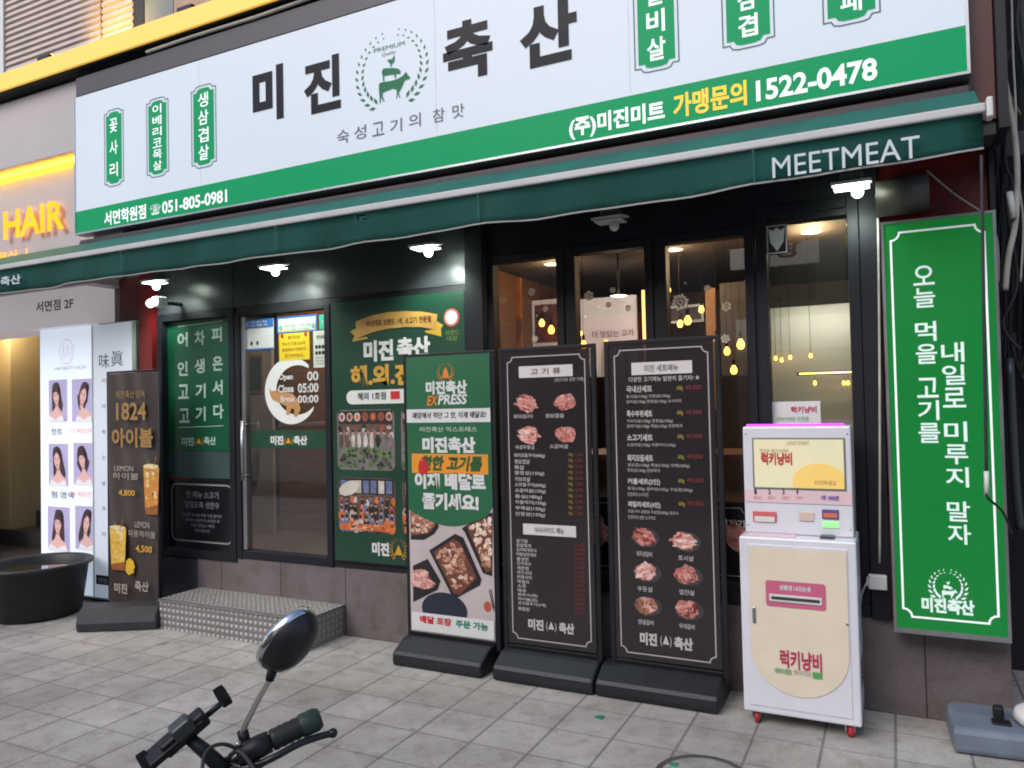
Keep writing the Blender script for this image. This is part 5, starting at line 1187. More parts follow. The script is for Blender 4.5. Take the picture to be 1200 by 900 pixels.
b = BM(); ptext(b, 'HAIR', (4, 265), (75, 250), 34, 3.83, .025)
bmesh.ops.solidify(b, geom=list(b.faces), thickness=-.035); part('letter', b, gold, lt)
b = BM(); ptext(b, '미용실 ㅣ', (-14, 304), (32, 297), 12, 3.83, .02); bmesh.ops.solidify(b, geom=list(b.faces), thickness=-.03); part('small_letter', b, gold, lt)
sp = thing('salon_stair_lamp', 'warm lamp at the top of the salon stairs', 'ceiling lamp', (-8.0, 5.0, 2.598))
b = BM(); lathe(b, [(0, -.02), (.07, -.018), (.08, 0)], (-8.0, 4.6, 2.598)); part('lens', b, DOWN, sp)
l = bpy.data.lights.new('stair_glow', 'POINT'); l.energy = 13; l.color = (1, .78, .48); l.shadow_soft_size = .1
o = bpy.data.objects.new('stair_glow', l); COL.objects.link(o); o.parent = sp; o.location = (0, -.4, -.2)

# salon light box with portraits
LX0, LX1, LY = -6.378, -5.228, 4.0
lbx = thing('light_box_sign', 'glowing white salon light box with six portrait photographs', 'light box', ((LX0+LX1)/2, LY+.08, 0))
b = BM(); box(b, LX0, LX1, LY+.003, LY+.155, .03, 2.205, .004); part('casing', b, mat('lightbox_side', (176, 186, 172), .4, .2, var=.05), lbx)
b = BM(); box(b, LX1+.001, LX1+.004, LY+.03, LY+.05, .04, 2.19); box(b, LX1+.001, LX1+.004, LY+.10, LY+.12, .04, 2.19); part('side_rail', b, SILVER, lbx)
lbw = mat('lightbox_white', (222, 228, 236), .35, var=.03, scale=2, emit=.42, emrgb=(214, 232, 250))
lbw2 = mat('lightbox_grey', (200, 206, 216), .35, var=.03, scale=2, emit=.24, emrgb=(206, 218, 236))
xm = at(109, 450, LY).x
b = BM(); flat(b, LX0+.01, xm-.003, .045, 2.195, LY); f1 = part('portrait_panel', b, lbw, lbx)
b = BM(); flat(b, xm+.003, LX1-.008, .045, 2.195, LY); f2 = part('text_panel', b, lbw2, lbx)
b = BM(); box(b, xm-.003, xm+.003, LY-.01, LY+.002, .04, 2.2); part('divider', b, OFFW, lbx)
y1, y2, y3, y4, y5 = LY-.002, LY-.004, LY-.006, LY-.008, LY-.010
b = BM(); ptext(b, '味', (116, 424), (128, 422), 17, y1, .0); ptext(b, '眞', (130, 421), (144, 419), 18, y1, .0)
for k, s in enumerate('머리하는날의미'): ptext(b, s, (119.5, 446+k*30), (123.5, 446+k*30), 5, y1, .0)
part('lettering', b, mat('lb_ink', (70, 72, 84), .5, var=.05, emit=.05), f2)
a = at(118, 690, y1); b = BM(); flat(b, xm+.02, xm+.24, at(110, 684, y1).z, at(110, 673, y1).z, y1); tg_ = part('black_tag', b, DARK_PRINT, f2)
b = BM(); text(b, '영업중', xm+.05, xm+.21, at(110, 682, y1).z, at(110, 676, y1).z, y2, .02); part('lettering', b, WHITE_PRINT, tg_)
b = BM(); c = at(78, 412, y1); stroke(b, [(c.x+.09*math.cos(R(a)), y1, c.z+.10*math.sin(R(a))) for a in range(0, 360, 12)], .006, True)
for k in range(5): stroke(b, [(c.x-.05+k*.025, y1, c.z-.05), (c.x-.05+k*.025+.01*(-1)**k, y1, c.z+.05)], .005)
part('round_logo', b, mat('logo_rose', (206, 170, 178), .5, var=.03, emit=.28), f1)
b = BM(); ptext(b, 'HAIR BEAUTY SALON', (64, 432), (101, 430), 4, y1, .0); part('lettering', b, mat('lb_grey', (150, 156, 166), .5, var=.03, emit=.3), f1)
lav = mat('portrait_back', (176, 168, 206), .4, var=.06, scale=5, emit=.2, emrgb=(180, 172, 214)); hair = mat('portrait_hair', (62, 48, 56), .4, var=.1, emit=.08, emrgb=(60, 46, 60))
skin = mat('portrait_skin', (222, 178, 172), .4, var=.05, emit=.18, emrgb=(224, 180, 178)); lip = mat('portrait_feature', (130, 70, 76), .4, var=.05, emit=.12); top = mat('portrait_top', (222, 222, 232), .4, var=.05, emit=.22)
skin2 = mat('portrait_skin_shade', (198, 146, 144), .4, var=.05, emit=.12, emrgb=(200, 150, 150)); hair2 = mat('portrait_hair_light', (84, 60, 62), .4, var=.15, emit=.05, emrgb=(90, 66, 70))
# rectangle, face x, tilt, hair left end, hair right end, left width, right width, fringe, shoulder shift
ports = [((57, 445), (79, 494), .46, .10, .02, .22, .30, .30, 1, -.05), ((84, 444), (108, 494), .54, -.28, .40, .44, .30, .26, 0, .12), ((57, 520), (80, 569), .50, .16, .06, .12, .28, .33, 0, .02),
         ((86, 519), (109, 568), .52, .20, .42, .38, .33, .34, 1, .06), ((56, 594), (82, 645), .48, -.08, .00, .05, .27, .31, 1, 0), ((88, 593), (110, 644), .60, -.20, .10, .30, .36, .24, 0, .08)]
for (tl, br_, cx, tilt, hl, hr, wl_, wr_, fringe, sh) in ports:
    x0, x1, z0, z1 = rect(tl, br_, y1); z1 = at((tl[0]+br_[0])/2, tl[1], y1).z; z0 = at((tl[0]+br_[0])/2, br_[1], y1).z; W, H = x1-x0, z1-z0
    b = BM(); flat(b, x0, x1, z0, z1, y1); pb = part('portrait', b, lav, f1)
    def U(u, q, y, turn=True):
        px_, pz_ = W*(u-cx), H*(q-.45)
        if turn: px_, pz_ = px_*math.cos(tilt)-pz_*math.sin(tilt), px_*math.sin(tilt)+pz_*math.cos(tilt)
        return (min(max(x0+W*cx+px_, x0), x1), y, min(max(z0+H*.45+pz_, z0), z1))
    curve = lambda pts, y, n=5: [Vector((q[0], y, q[2])) for q in spline([U(u, v, y) for u, v in pts], n)]
    b = BM(); loop(b, curve([(cx-wl_*.75, hl), (cx-wl_, hl+.16), (cx-wl_*.85, .58), (cx-wl_*.72, .78), (cx-.14, .91), (cx+.03, .94), (cx+.17, .89), (cx+wr_*.75, .74), (cx+wr_*.85, .55), (cx+wr_, hr+.14), (cx+wr_*.7, hr), (cx+.12, .30), (cx-.1, .28), (cx-wl_*.75, hl)], y2)[:-1][::-1]); part('hair_picture', b, hair, pb)
    b = BM()
    for k in range(5):
        t_ = -.8+.4*k; e_ = hl if t_ < 0 else hr; w_ = wl_ if t_ < 0 else wr_
        stroke(b, [U(cx+t_*w_*.55, .86-.12*abs(t_), y2-.0004), U(cx+t_*w_*.95, .58, y2-.0004), U(cx+t_*w_*.9, max(.05, e_+.08), y2-.0004)], W*.018)
    part('hair_light_picture', b, hair2, pb)
    S_ = lambda u, v: U(u+sh, v, y3, False)
    b = BM(); loop(b, [S_(cx-.46, 0), S_(cx-.38, .17), S_(cx-.16, .25), U(cx-.085, .34, y3), U(cx-.08, .48, y3), U(cx+.08, .48, y3), U(cx+.085, .34, y3), S_(cx+.16, .25), S_(cx+.38, .17), S_(cx+.46, 0)][::-1]); part('neck_picture', b, skin, pb)
    b = BM(); loop(b, [U(cx-.08, .36, y3-.0005), U(cx+.08, .36, y3-.0005), U(cx+.07, .44, y3-.0005), U(cx-.07, .44, y3-.0005)]); part('neck_shade_picture', b, skin2, pb)
    b = BM(); P = [(cx, .415), (cx-.07, .44), (cx-.13, .52), (cx-.155, .62), (cx-.14, .73), (cx-.06, .80), (cx+.06, .80), (cx+.14, .73), (cx+.155, .62), (cx+.13, .52), (cx+.07, .44), (cx, .415)]
    loop(b, curve(P, y4, 4)[:-1]); part('face_picture', b, skin, pb)
    b = BM()
    for k in (-1, 1):
        q = U(cx+k*.068, .63, y5); oval(b, q[0], q[2], W*.030, H*.011, y5, 8, tilt); stroke(b, [U(cx+k*.035, .665, y5), U(cx+k*.10, .668, y5)], H*.008)
    part('eye_picture', b, hair, pb)
    b = BM(); q = U(cx, .495, y5); oval(b, q[0], q[2], W*.042, H*.012, y5, 8, tilt); stroke(b, [U(cx+.012, .60, y5), U(cx+.022, .555, y5), U(cx-.006, .548, y5)], H*.005); part('mouth_picture', b, lip, pb)
    b = BM()
    if fringe: loop(b, [U(u, v, y5-.0006) for u, v in ((cx-.16, .60), (cx-.12, .70), (cx-.02, .715), (cx+.08, .70), (cx+.15, .61), (cx+.17, .76), (cx+.08, .85), (cx-.08, .85), (cx-.17, .76))])
    else: loop(b, [U(u, v, y5-.0006) for u, v in ((cx-.165, .58), (cx-.13, .70), (cx-.03, .775), (cx+.02, .80), (cx+.12, .74), (cx+.165, .62), (cx+.18, .76), (cx+.08, .86), (cx-.08, .86), (cx-.18, .76))])
    part('fringe_picture', b, hair, pb)
    b = BM(); loop(b, [S_(cx-.47, 0), S_(cx-.36, .13), S_(cx-.24, .12), S_(cx-.02, .04), S_(cx+.22, .12), S_(cx+.36, .13), S_(cx+.47, 0)][::-1]); 
    for v in b.verts: v.co.y = y4
    part('top_picture', b, top, pb)
b = BM()
for s, y_ in (('컷트', 506), ('펌·염색', 580), ('클리닉', 656)): ptext(b, s, (60, y_), (60+len(s)*6.5, y_), 8, y1, .01)
part('lettering', b, mat('lb_ink', (70, 72, 84)), f1)
b = BM()
for s, y_ in (('11,900원', 505), ('29,900원', 579), ('39,900원', 655)): ptext(b, s, (82, y_), (107, y_), 8, y1, .0)
part('price_lettering', b, mat('lb_rose', (216, 130, 130), .5, var=.04, emit=.35), f1)

# ------------------------------------------------------------------ drinks banner with its skewed base
YR = 3.79
x0, x1, z0, z1 = -5.235, -4.70, .10, 1.785
bt = thing('drinks_banner', 'dark brown standing banner for drinks with gold headings on a skewed grey base', 'banner stand', (-4.95, 3.7, 0))
b = BM(); N = 14; rows = []
for i in range(N+1):
    for_ = []; 
    for k in range(25):
        u, q = i/N, k/24; for_.append(b.verts.new((x0+(x1-x0)*u, YR+.012*math.sin(q*9+u*3)*math.sin(u*3.14)+.006*math.sin(u*17+q*5), z0+(z1-z0)*q)))
    rows.append(for_)
for r1, r2 in zip(rows, rows[1:]):
    for k in range(24): b.faces.new((r1[k], r2[k], r2[k+1], r1[k+1])).smooth = True
bc = part('cloth', b, mat('brown_banner', (66, 56, 54), .42, var=.16, scale=3, coat=.1), bt)
b = BM()
for x in (x0-.008, x1+.008): tube(b, [(x, YR+.01, .12), (x, YR+.01, z1+.01)], .008)
tube(b, [(x0-.008, YR+.01, z1+.01), (x1+.008, YR+.01, z1+.01)], .008); part('frame', b, BLACK, bt)
yb_ = YR-.024
b = BM(); ptext(b, '1824', (136, 484), (171, 480), 21, yb_, .02); ptext(b, '아이볼', (131, 515), (179, 511), 23, yb_, .03); ptext(b, '미진축산 단독', (136, 463), (170, 461), 9, yb_, .0); part('gold_lettering', b, mat('banner_gold', (160, 122, 68), .45, var=.12, scale=20), bc)
b = BM(); ptext(b, 'LEMON', (134, 549), (156, 549), 6, yb_, .0); ptext(b, '하이볼', (132, 558), (162, 558), 8, yb_, .0); ptext(b, 'LEMON', (158, 615), (175, 615), 7, yb_, .0); ptext(b, '자몽하이볼', (150, 626), (182, 626), 8, yb_, .0); ptext(b, '미진', (134, 691), (149, 688), 12, yb_, .03); ptext(b, '축산', (158, 688), (174, 686), 12, yb_, .03); part('lettering', b, mat('banner_cream', (172, 164, 150), .5, var=.05), bc)
b = BM(); ptext(b, '4,800', (139, 579), (158, 577), 8, yb_, .02); ptext(b, '4,500', (159, 645), (178, 643), 9, yb_, .02); part('price_lettering', b, mat('banner_amber', (214, 160, 50), .5, var=.05), bc)
DR = [mat('drink_'+k, c, .4, var=.2, scale=30) for k, c in (('amber', (206, 140, 64)), ('yellow', (222, 180, 76)), ('foam', (226, 206, 160)), ('ice', (232, 200, 130)), ('deep', (150, 92, 44)), ('leaf', (80, 110, 60)))]
for px, ya, yb2, w_, body in ((177, 543, 603, 17, 0), (138, 615, 668, 19, 1)):
    a, c = at(px, ya, yb_), at(px, yb2, yb_); wd = w_*.0095/2; H = a.z-c.z; b = BM(); k_ = [0]
    def lay(pts, m_):
        k_[0] += 1; f0 = len(b.faces); loop(b, [(x, yb_-.0001*k_[0], z) for x, z in pts]); b.faces.ensure_lookup_table(); b.faces[f0].material_index = m_
    lay([(a.x-wd*.78, c.z), (a.x+wd*.78, c.z), (a.x+wd, a.z-H*.08), (a.x-wd, a.z-H*.08)], body)
    lay([(a.x-wd*.78, c.z), (a.x+wd*.78, c.z), (a.x+wd*.82, c.z+H*.2), (a.x-wd*.8, c.z+H*.12)], 4)
    for q in range(16):
        x, z, r_ = a.x+random.uniform(-.6, .6)*wd, c.z+H*random.uniform(.2, .85), wd*random.uniform(.16, .3); t_ = random.uniform(0, 1.5)
        lay([(x+r_*math.cos(t_+j*1.57), z+r_*math.sin(t_+j*1.57)) for j in range(4)], random.choice((3, 3, 0, 1, 2, 4)))
    lay([(a.x+wd*math.cos(j*.4)*.98, a.z-H*.06+H*.05*math.sin(j*.4)) for j in range(15)], 2)
    lay([(a.x+wd*.3, a.z-H*.05), (a.x+wd*.42, a.z-H*.05), (a.x+wd*.72, a.z+H*.14), (a.x+wd*.6, a.z+H*.14)], 4)
    lay([(a.x-wd*.5, a.z), (a.x-wd*.1, a.z-H*.02), (a.x-wd*.3, a.z+H*.08)], 5)
    part('drink_picture', b, DR, bc)
b = BM(); p = at(152, 664, yb_); oval(b, p.x, p.z, .05, .06, yb_, 18, 0, .15); part('fruit_picture', b, mat('lemon_print', (222, 176, 50), .5, var=.12, scale=30), bc)
# base
b = BM(); prof = [(-.15, .006), (-.158, .06), (-.14, .11), (-.08, .148), (.0, .16), (.08, .148), (.14, .11), (.158, .06), (.15, .006)]
prism(b, [(-.27, u, v) for u, v in prof], (.54, 0, 0), .015)
bmesh.ops.rotate(b, verts=b.verts, cent=(0, 0, 0), matrix=Matrix.Rotation(R(30), 3, 'Z')); bmesh.ops.translate(b, verts=b.verts, vec=(-4.88, 3.66, 0)); part('base', b, mat('grey_base', (50, 52, 56), .45, var=.2, scale=9), bt)

# ------------------------------------------------------------------ tub
tx, ty = -5.79, 3.60
tu = thing('water_tub', 'round black rubber tub full of water beside the light box', 'tub', (tx, ty, 0))
b = BM(); lathe(b, [(0, .004), (.28, .004), (.30, .02), (.345, .35), (.375, .365), (.38, .38), (.372, .392), (.34, .39), (.325, .37), (.29, .05), (0, .05)], (tx, ty, 0), seg=56); part('body', b, mat('tub_rubber', (30, 31, 34), .5, var=.2, scale=8), tu)
b = BM(); lathe(b, [(0, .345), (.320, .345)], (tx, ty, 0), seg=56); part('water', b, mat('tub_water', (40, 38, 34), .03, var=0, spec=.6), tu)

# ------------------------------------------------------------------ weighted base on the right
wt = thing('weighted_base', 'blue grey plastic weighted foot with a black peg on the right of the pavement', 'sign base', (.5, 3.9, 0))
b = BM(); P = [(.185, 3.70), (.78, 3.745), (.80, 4.02), (.56, 4.05), (.20, 4.045), (.172, 3.98)]
prism(b, [(u, v, .004) for u, v in P], (0, 0, .105), .022); part('body', b, mat('bluegrey_plastic', (108, 118, 132), .5, var=.15, scale=8), wt)
b = BM(); box(b, .335, .405, 3.80, 3.86, .108, .118, .004); box(b, .345, .385, 3.86, 3.90, .108, .165, .01); part('peg', b, BLACK, wt)
b = BM(); lathe(b, [(0, .03), (.05, .02), (.075, -.01), (.08, -.04), (0, -.045)], (.50, 3.87, .155), (.3, -.2, 1), 16); part('white_cap', b, OFFW, wt)

# ------------------------------------------------------------------ gap to the right with cables
al = thing('alley_wall', 'dark side wall in the gap right of the restaurant', 'wall', (2, 4.9, 0))
b = BM(); box(b, xr+.02, 6, 4.95, 5.2, 0, 8); part('wall', b, mat('dark_gap_wall', (24, 23, 25), .8, var=.5, scale=5, bump=.5, bscale=20), al)  # near-black colour, tone mottled at random
b = BM()
for k in range(14): x = .5+random.random()*1.2; z = .8+random.random()*1.3; box(b, x, x+.08+random.random()*.1, 4.938, 4.949, z, z+.05+random.random()*.08)
part('torn_paper', b, mat('torn_paper', (92, 84, 84), .8, var=.3, scale=20), al)
clabs = ['thick pale cable curving down beside the black jamb at the right edge', 'thin grey cable hanging nearest to the black jamb', 'thin pale cable hanging straight down at the right edge of the picture', 'dark looped cable at the right edge', 'brownish cable at the top right corner']
cpts = [[(1172, 60), (1180, 110), (1188, 150), (1192, 200), (1190, 260), (1182, 300), (1178, 340)], [(1165, -20), (1166, 60), (1172, 110), (1160, 170), (1150, 215), (1168, 280), (1170, 330)], [(1185, -20), (1187, 60), (1190, 120), (1192, 200), (1199, 260), (1196, 330)], [(1180, 150), (1178, 190), (1186, 215), (1180, 240), (1192, 330), (1175, 380), (1196, 410)], [(1176, -20), (1174, 30), (1170, 70), (1178, 100), (1196, 135)]]
for k, pts in enumerate(cpts):
    y = 4.12+.06*k; b = BM(); P = [at(px, py, y) for px, py in pts]; tube(b, spline(P, 6), (.013, .005, .005, .008, .007)[k], 8)
    solo('cable', b, (CABLEW, CABLEW, CABLEW, CABLEK, mat('brown_cable', (110, 92, 74), .6, var=.1))[k], clabs[k], 'cable', P[0], 'cables hanging in the gap')
b = BM(); P = [at(1183, 420, 4.4), at(1190, 560, 4.4), at(1196, 620, 4.4)]; tube(b, spline(P, 5), .02); solo('pipe', b, DGREY, 'dark grey pipe in the gap beside the green upright sign', 'pipe', P[2])
p = at(1192, 60, 4.6)
tg = thing('cable_tangle', 'dense tangle of dark cables running down the gap behind the paler ones', 'cable bundle', (p.x, 4.6, 0))
for k in range(16):
    y = 4.45+.025*k; px0 = 1162+random.uniform(0, 36); P = []
    for q in range(9): P.append(at(px0+random.uniform(-9, 9)+q*1.5, -30+q*(62+random.uniform(-8, 8)), y))
    b = BM(); tube(b, spline(P, 5), random.choice((.004, .006, .009, .013)), 7)
    part('cable', b, (CABLEK, RUBBER, CABLEK, mat('grey_cable', (70, 68, 68), .6, var=.2, scale=10))[k % 4], tg)
b = BM(); a = at(1188, 170, 4.40); box(b, a.x-.05, a.x+.06, 4.38, 4.43, a.z-.06, a.z+.06, .008); part('splice_box', b, mat('splice_dark', (44, 44, 46), .6, var=.2), tg)
p = at(1183, 225, 4.1); b = BM(); tube(b, [p, p+Vector((.012, 0, -.12))], .014); solo('insulator', b, OFFW, 'white tubular connector among the hanging cables', 'connector', p)

# ------------------------------------------------------------------ litter and manhole
c = gnd(830, 900); mh = thing('manhole_cover', 'round pale manhole cover with dark rim at the bottom of the picture', 'manhole cover', (-.72, 3.08, 0))
b = BM(); lathe(b, [(.0, .005), (.165, .005)], (-.72, 3.08, 0), seg=40); part('lid', b, mat('manhole_lid', (150, 146, 142), .7, .1, var=.2, scale=12, bump=.3), mh)
b = BM(); lathe(b, [(.167, .003), (.172, .008), (.188, .008), (.192, .002)], (-.72, 3.08, 0), seg=40); part('rim', b, mat('manhole_rim', (88, 84, 82), .6, .4, var=.2), mh)
for px, py, m_, lab in ((702, 841, 'litter_green', 'scrap of green paper on the slabs before the right menu stand'), (788, 897, 'litter_green', 'scrap of green paper at the edge of the manhole cover')):
    p = gnd(px, py); b = BM(); prism(b, [(p.x-.02, p.y-.012, .002), (p.x+.018, p.y-.016, .004), (p.x+.024, p.y+.012, .007), (p.x-.012, p.y+.016, .003)], (0, 0, .0025)); solo('paper_scrap', b, mat(m_, (30, 130, 96), .6, var=.1), lab, 'litter', p, 'green scraps on the pavement')
for px, py, lab in ((1035, 833, 'small white cigarette end by the plinth beside the kiosk'), (1076, 833, 'crumpled white scrap by the plinth below the green sign'), (636, 800, 'white cigarette end standing before the middle menu stand base')):
    p = gnd(px, py); b = BM(); tube(b, [p+Vector((-.01, 0, .006)), p+Vector((.012, .006, .008))], .006, 8) if px != 1076 else ball(b, p+Vector((0, 0, .016)), .022, 1.2, 1, .7, 8); solo('paper_scrap' if px == 1076 else 'cigarette_end', b, OFFW, lab, 'litter', p)

# ------------------------------------------------------------------ bicycle in the foreground (only its handlebar reaches the picture)
T = 1.25
hub = far(287, 868, T)
bk = thing('bicycle', 'black bicycle handlebar with chrome mirror and phone holder in the foreground', 'bicycle', (hub.x-.15, hub.y-.15, 0))
gripa, gripb = far(318, 868, T), far(366, 845, T+.03)
stem = far(258, 905, T-.03)
b = BM(); tube(b, spline([far(150, 1010, T-.22), far(200, 965, T-.12), far(250, 915, T-.04), far(285, 890, T-.01), far(320, 867, T+.005)], 6), .0112, 12); part('handlebar', b, BLACK, bk)
b = BM(); ax = (gripb-gripa).normalized(); L_ = (gripb-gripa).length; prof = []
n = 12
for k in range(n+1): prof.append((.0165+.0015*(k % 2), L_*k/n))
lathe(b, [(0, -.002)]+prof+[(.0, L_+.001)], gripa, ax, 18); gr = part('grip', b, RUBBER, bk)
b = BM(); lathe(b, [(.0185, 0), (.0195, .004), (.0195, .026), (.015, .034), (0, .035)], gripb-ax*.02, ax, 18); part('grip_end', b, mat('grip_green', (36, 56, 48), .5, var=.15), gr)
b = BM(); tube(b, [gripa-ax*.055, gripa-ax*.02, gripa-ax*.002], [.016, .0185, .017], 14); tube(b, [far(288, 872, T), far(284, 856, T)], .009, 10); part('control_clamp', b, BLACK, bk)
b = BM(); tube(b, spline([far(262, 893, T-.02), far(290, 900, T-.025), far(320, 888, T-.02), far(350, 872, T), far(375, 863, T+.02), far(391, 859, T+.03)], 5), [.009]*8+[.0058]*17+[.0075], 10)
ball(b, far(390, 859, T+.03), .008); part('brake_lever', b, mat('lever_black', (34, 36, 40), .3, .3, var=.1), bk)
b = BM(); tube(b, spline([far(258, 903, T-.03), far(278, 880, T-.03), far(300, 905, T-.05), far(330, 960, T-.1)], 6), .004); part('brake_cable', b, CABLEK, bk)
b = BM(); tube(b, spline([far(289, 884, T-.02), far(262, 872, T-.04), far(240, 884, T-.06), far(236, 930, T-.1)], 6), .003); part('shift_cable', b, CABLEK, bk)
b = BM()
for q in (far(279, 872, T-.025), far(297, 884, T-.022)): ball(b, q, .0045)
part('clamp_bolt', b, SILVER, bk)
# mirror
b = BM(); tube(b, spline([far(285, 862, T), far(287, 850, T), far(302, 820, T), far(317, 793, T), far(319, 786, T)], 5), .0056, 10); part('mirror_stalk', b, mat('stalk_silver', (206, 200, 190), .28, .8, var=.05), bk)
b = BM(); tube(b, [far(316, 797, T), far(320, 783, T)], [.007, .009], 10); part('mirror_joint', b, BLACK, bk)
mc = far(341, 754, T); view = (mc-CAM).normalized(); rt = cr; upv = cu
major = (rt*.60+upv*.80).normalized()                      # long axis leans to the right
fdir = (-rt*.68+upv*.50+view*.54).normalized(); fdir = (fdir-major*fdir.dot(major)).normalized(); minor = fdir.cross(major)
Lm, Sm = .058, .042
def mp_(u, v, w_): return mc+major*u+minor*v+fdir*w_
def disc_rings(b, prof, seg=40):
    rings = [[b.verts.new(mp_(Lm*r*math.cos(a), Sm*r*math.sin(a), h)) for a in [2*math.pi*k/seg for k in range(seg)]] if r > 0 else [b.verts.new(mp_(0, 0, h))] for r, h in prof]
    for A, B in zip(rings, rings[1:]):
        for k in range(seg):
            q = []
            for v in (A[k % len(A)], A[(k+1) % seg % len(A)], B[(k+1) % seg % len(B)], B[k % len(B)]):
                if v not in q: q.append(v)
            b.faces.new(q).smooth = True
b = BM(); disc_rings(b, [(0, -.030), (.30, -.0285), (.55, -.024), (.78, -.016), (.93, -.005), (1.0, .006)]); mi = part('mirror_shell', b, mat('mirror_black', (26, 25, 28), .38, var=.1), bk)
b = BM(); disc_rings(b, [(1.0, .0062), (1.03, .008), (1.035, .015), (1.02, .020), (.97, .021), (.93, .018)]); part('mirror_rim', b, CHROME, mi)
b = BM(); disc_rings(b, [(.93, .0175), (.5, .019), (0, .0195)]); part('mirror_glass', b, mat('mirror_silver', (235, 236, 238), .02, 1, var=0), mi)
# phone holder
def slab(b, c, a, d, wa, wd, th):
    n_ = a.cross(d).normalized(); vs = []
    for k in (-1, 1):
        for i in (-1, 1):
            for j in (-1, 1): vs.append(b.verts.new(c+a*wa*i+d*wd*j+n_*th*k))
    fs = [b.faces.new([vs[i] for i in q]) for q in ((0, 1, 3, 2), (4, 6, 7, 5), (0, 4, 5, 1), (2, 3, 7, 6), (0, 2, 6, 4), (1, 5, 7, 3))]
    bmesh.ops.bevel(b, geom=list({e for f in fs for e in f.edges}), offset=min(wa, wd, th)*.35, segments=2, affect='EDGES', profile=.5)
pha = (far(262, 818, T)-far(178, 890, T-.06)).normalized(); up2 = (cu*.8-view*.2); up2 = (up2-pha*up2.dot(pha)).normalized()
b = BM(); slab(b, far(216, 858, T-.04), pha, up2, .038, .014, .012); slab(b, far(205, 866, T-.045), pha, up2, .046, .006, .018); ph = part('phone_holder', b, BLACK, bk)
b = BM(); tube(b, [far(218, 862, T-.04), far(240, 880, T-.04), far(262, 902, T-.04)], [.009, .011, .013], 12); part('holder_arm', b, BLACK, ph)
b = BM(); slab(b, far(213, 853, T-.055), pha, up2, .016, .013, .012); part('holder_block', b, mat('holder_grey', (62, 64, 68), .4, var=.15), ph)
b = BM(); tube(b, [far(243, 838, T-.02), far(262, 822, T-.01)], .005, 8); tube(b, [far(193, 886, T-.05), far(178, 893, T-.06)], .005, 8); part('holder_rod', b, BLACK, ph)
for (px, py, dt) in ((261, 816, -.005), (171, 893, -.06)):
    b = BM(); slab(b, far(px, py, T+dt), (cr*.5-cu*.85).normalized(), up2, .0135, .007, .009); part('holder_jaw', b, BLACK, ph)
# the rest of the machine, below the frame
hd = Vector((-.62, .78, 0)).normalized(); lat = Vector((hd.y, -hd.x, 0)); st0 = far(262, 902, T-.04)
fwc = Vector((st0.x, st0.y, 0))+hd*.26+Vector((0, 0, .27)); rwc = Vector((st0.x, st0.y, 0))-hd*.72+Vector((0, 0, .27)); bb = Vector((st0.x, st0.y, .30))-hd*.32; seat = Vector((st0.x, st0.y, .84))-hd*.52; hdt = Vector((st0.x, st0.y, .62))+hd*.09
frm = mat('frame_black', (28, 29, 32), .25, .2, var=.05, coat=.4)
b = BM(); tube(b, [st0, st0+Vector((0, 0, -.10))+hd*.02, hdt], [.018, .018, .022], 12); tube(b, [hdt, hdt+(fwc-hdt)*.25], .022); part('stem', b, frm, bk)
b = BM()
for s in (-.045, .045): tube(b, [hdt+(fwc-hdt)*.2+lat*s*.6, fwc+lat*s], .012)
part('fork', b, frm, bk)
b = BM(); tube(b, [hdt, bb], .022); tube(b, [bb, seat+Vector((0, 0, -.06))], .018); tube(b, [hdt+Vector((0, 0, -.03)), bb+(seat-bb)*.45], .018)
for s in (-.05, .05): tube(b, [bb+lat*s*.5, rwc+lat*s], .010); tube(b, [bb+(seat-bb)*.5+lat*s*.4, rwc+lat*s], .009)
part('frame', b, frm, bk)
b = BM(); ball(b, seat, .11, 1, 1, .35); tube(b, [seat, seat+hd*.15], [.06, .022], 12); part('saddle', b, RUBBER, bk)
for c in (fwc, rwc):
    b = BM(); lathe(b, [(.225, -.018), (.25, -.022), (.268, -.010), (.27, 0), (.268, .010), (.25, .022), (.225, .018), (.225, -.018)], c, lat, 40); wh_ = part('wheel', b, RUBBER, bk)
    b = BM(); lathe(b, [(.21, -.012), (.226, -.012), (.226, .012), (.21, .012), (.21, -.012)], c, lat, 40)
    for k in range(10): a = 2*math.pi*k/10; tube(b, [c+lat*.02*(-1)**k, c+hd*math.cos(a)*.212+Vector((0, 0, math.sin(a)*.212))], .002, 5)
    tube(b, [c-lat*.04, c+lat*.04], .02); part('rim', b, SILVER, wh_)

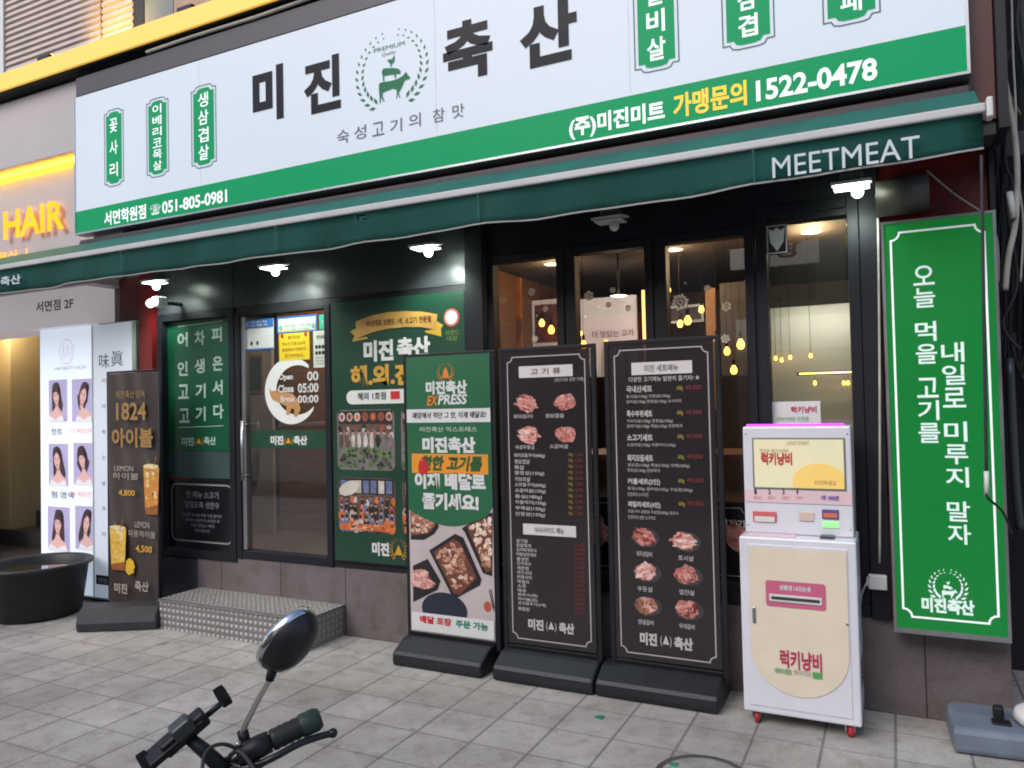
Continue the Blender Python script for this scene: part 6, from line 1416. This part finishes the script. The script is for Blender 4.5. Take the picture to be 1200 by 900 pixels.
# ------------------------------------------------------------------ the other side of the street (seen only in the glass)
op = thing('opposite_building', 'dark shop building across the street, mirrored in the window glass', 'building', (-4, -12, 0))
b = BM(); box(b, -26, 18, -18, -12, 0, 9); part('wall', b, mat('opposite_wall', (150, 146, 142), .8, var=.2, scale=1), op)
b = BM()
for i in range(11):
    for k in range(2): box(b, -24+i*4, -21.6+i*4, -12.02, -11.98, 3.9+k*2.5, 5.5+k*2.5)
part('windows', b, mat('opposite_glass', (40, 44, 50), .1, var=.2), op)
for i, (x, z, c, e) in enumerate(((-14, 2.6, (220, 200, 160), .8), (-9, 3.0, (210, 60, 60), .5), (-3.5, 2.7, (230, 226, 220), .7), (3, 3.0, (220, 210, 190), .6), (8, 2.7, (200, 180, 60), .5))):
    b = BM(); box(b, x, x+3.4, -11.97, -11.8, z, z+.8); sgn = part('shop_sign', b, mat('opposite_sign_%s' % 'abcde'[i], c, .5, var=.1, emit=e), op)
b = BM(); box(b, -3.6, -1.5, -11.97, -11.8, 4.8, 5.6); sgn = part('shop_sign', b, mat('far_white_sign', (220, 210, 205), .5, var=.1, emit=1.6), op)
b = BM(); text(b, '식당', -3.2, -1.9, 4.95, 5.45, -11.795, .03); part('lettering', b, RED_PRINT, sgn)
b = BM(); box(b, -.9, .9, -11.97, -11.8, 5.1, 5.5); part('shop_sign', b, mat('far_lime_sign', (190, 200, 60), .5, var=.1, emit=1.2), op)
car = thing('parked_car', 'white car on the road across from the shop, mirrored in the glass door', 'car', (-10, -3.6, -.13))
b = BM(); P = [(-12, .12), (-12.05, .5), (-11.9, .68), (-11.0, .76), (-10.3, 1.22), (-9.0, 1.25), (-8.3, .86), (-7.95, .8), (-7.9, .4), (-7.95, .12)]
prism(b, [(x, -4.4, z) for x, z in P], (0, 1.65, 0), .06); part('body', b, mat('car_white', (210, 212, 214), .25, var=.03, coat=.6), car)
b = BM()
for y in (-4.412, -2.742): prism(b, [(-10.85, y, .8), (-10.25, y, 1.16), (-9.05, y, 1.18), (-8.45, y, .86)], (0, .006, 0))
part('side_window', b, mat('car_glass', (30, 32, 36), .05, var=.05), car)
b = BM(); prism(b, [(-8.86, -4.2, 1.17), (-8.86, -2.95, 1.17), (-8.37, -2.95, .91), (-8.37, -4.2, .91)], (.02, 0, .01)); part('rear_window', b, mat('car_glass', (30, 32, 36)), car)
for y in (-4.3, -3.2):
    b = BM(); box(b, -7.93, -7.87, y, y+.32, .58, .72, .01); part('tail_light', b, mat('tail_red', (200, 20, 24), .3, var=.05, emit=4, emrgb=(255, 30, 30)), car)
for x in (-11.3, -8.6):
    for y in (-4.36, -2.9):
        b = BM(); lathe(b, [(0, -.1), (.22, -.1), (.29, -.08), (.3, 0), (.29, .08), (.22, .1), (0, .1)], (x, y, .17), (0, 1, 0), 24); part('wheel', b, RUBBER, car)
bpy.data.objects.remove(_ko); bpy.data.curves.remove(_kc); bpy.data.scenes.remove(TS)
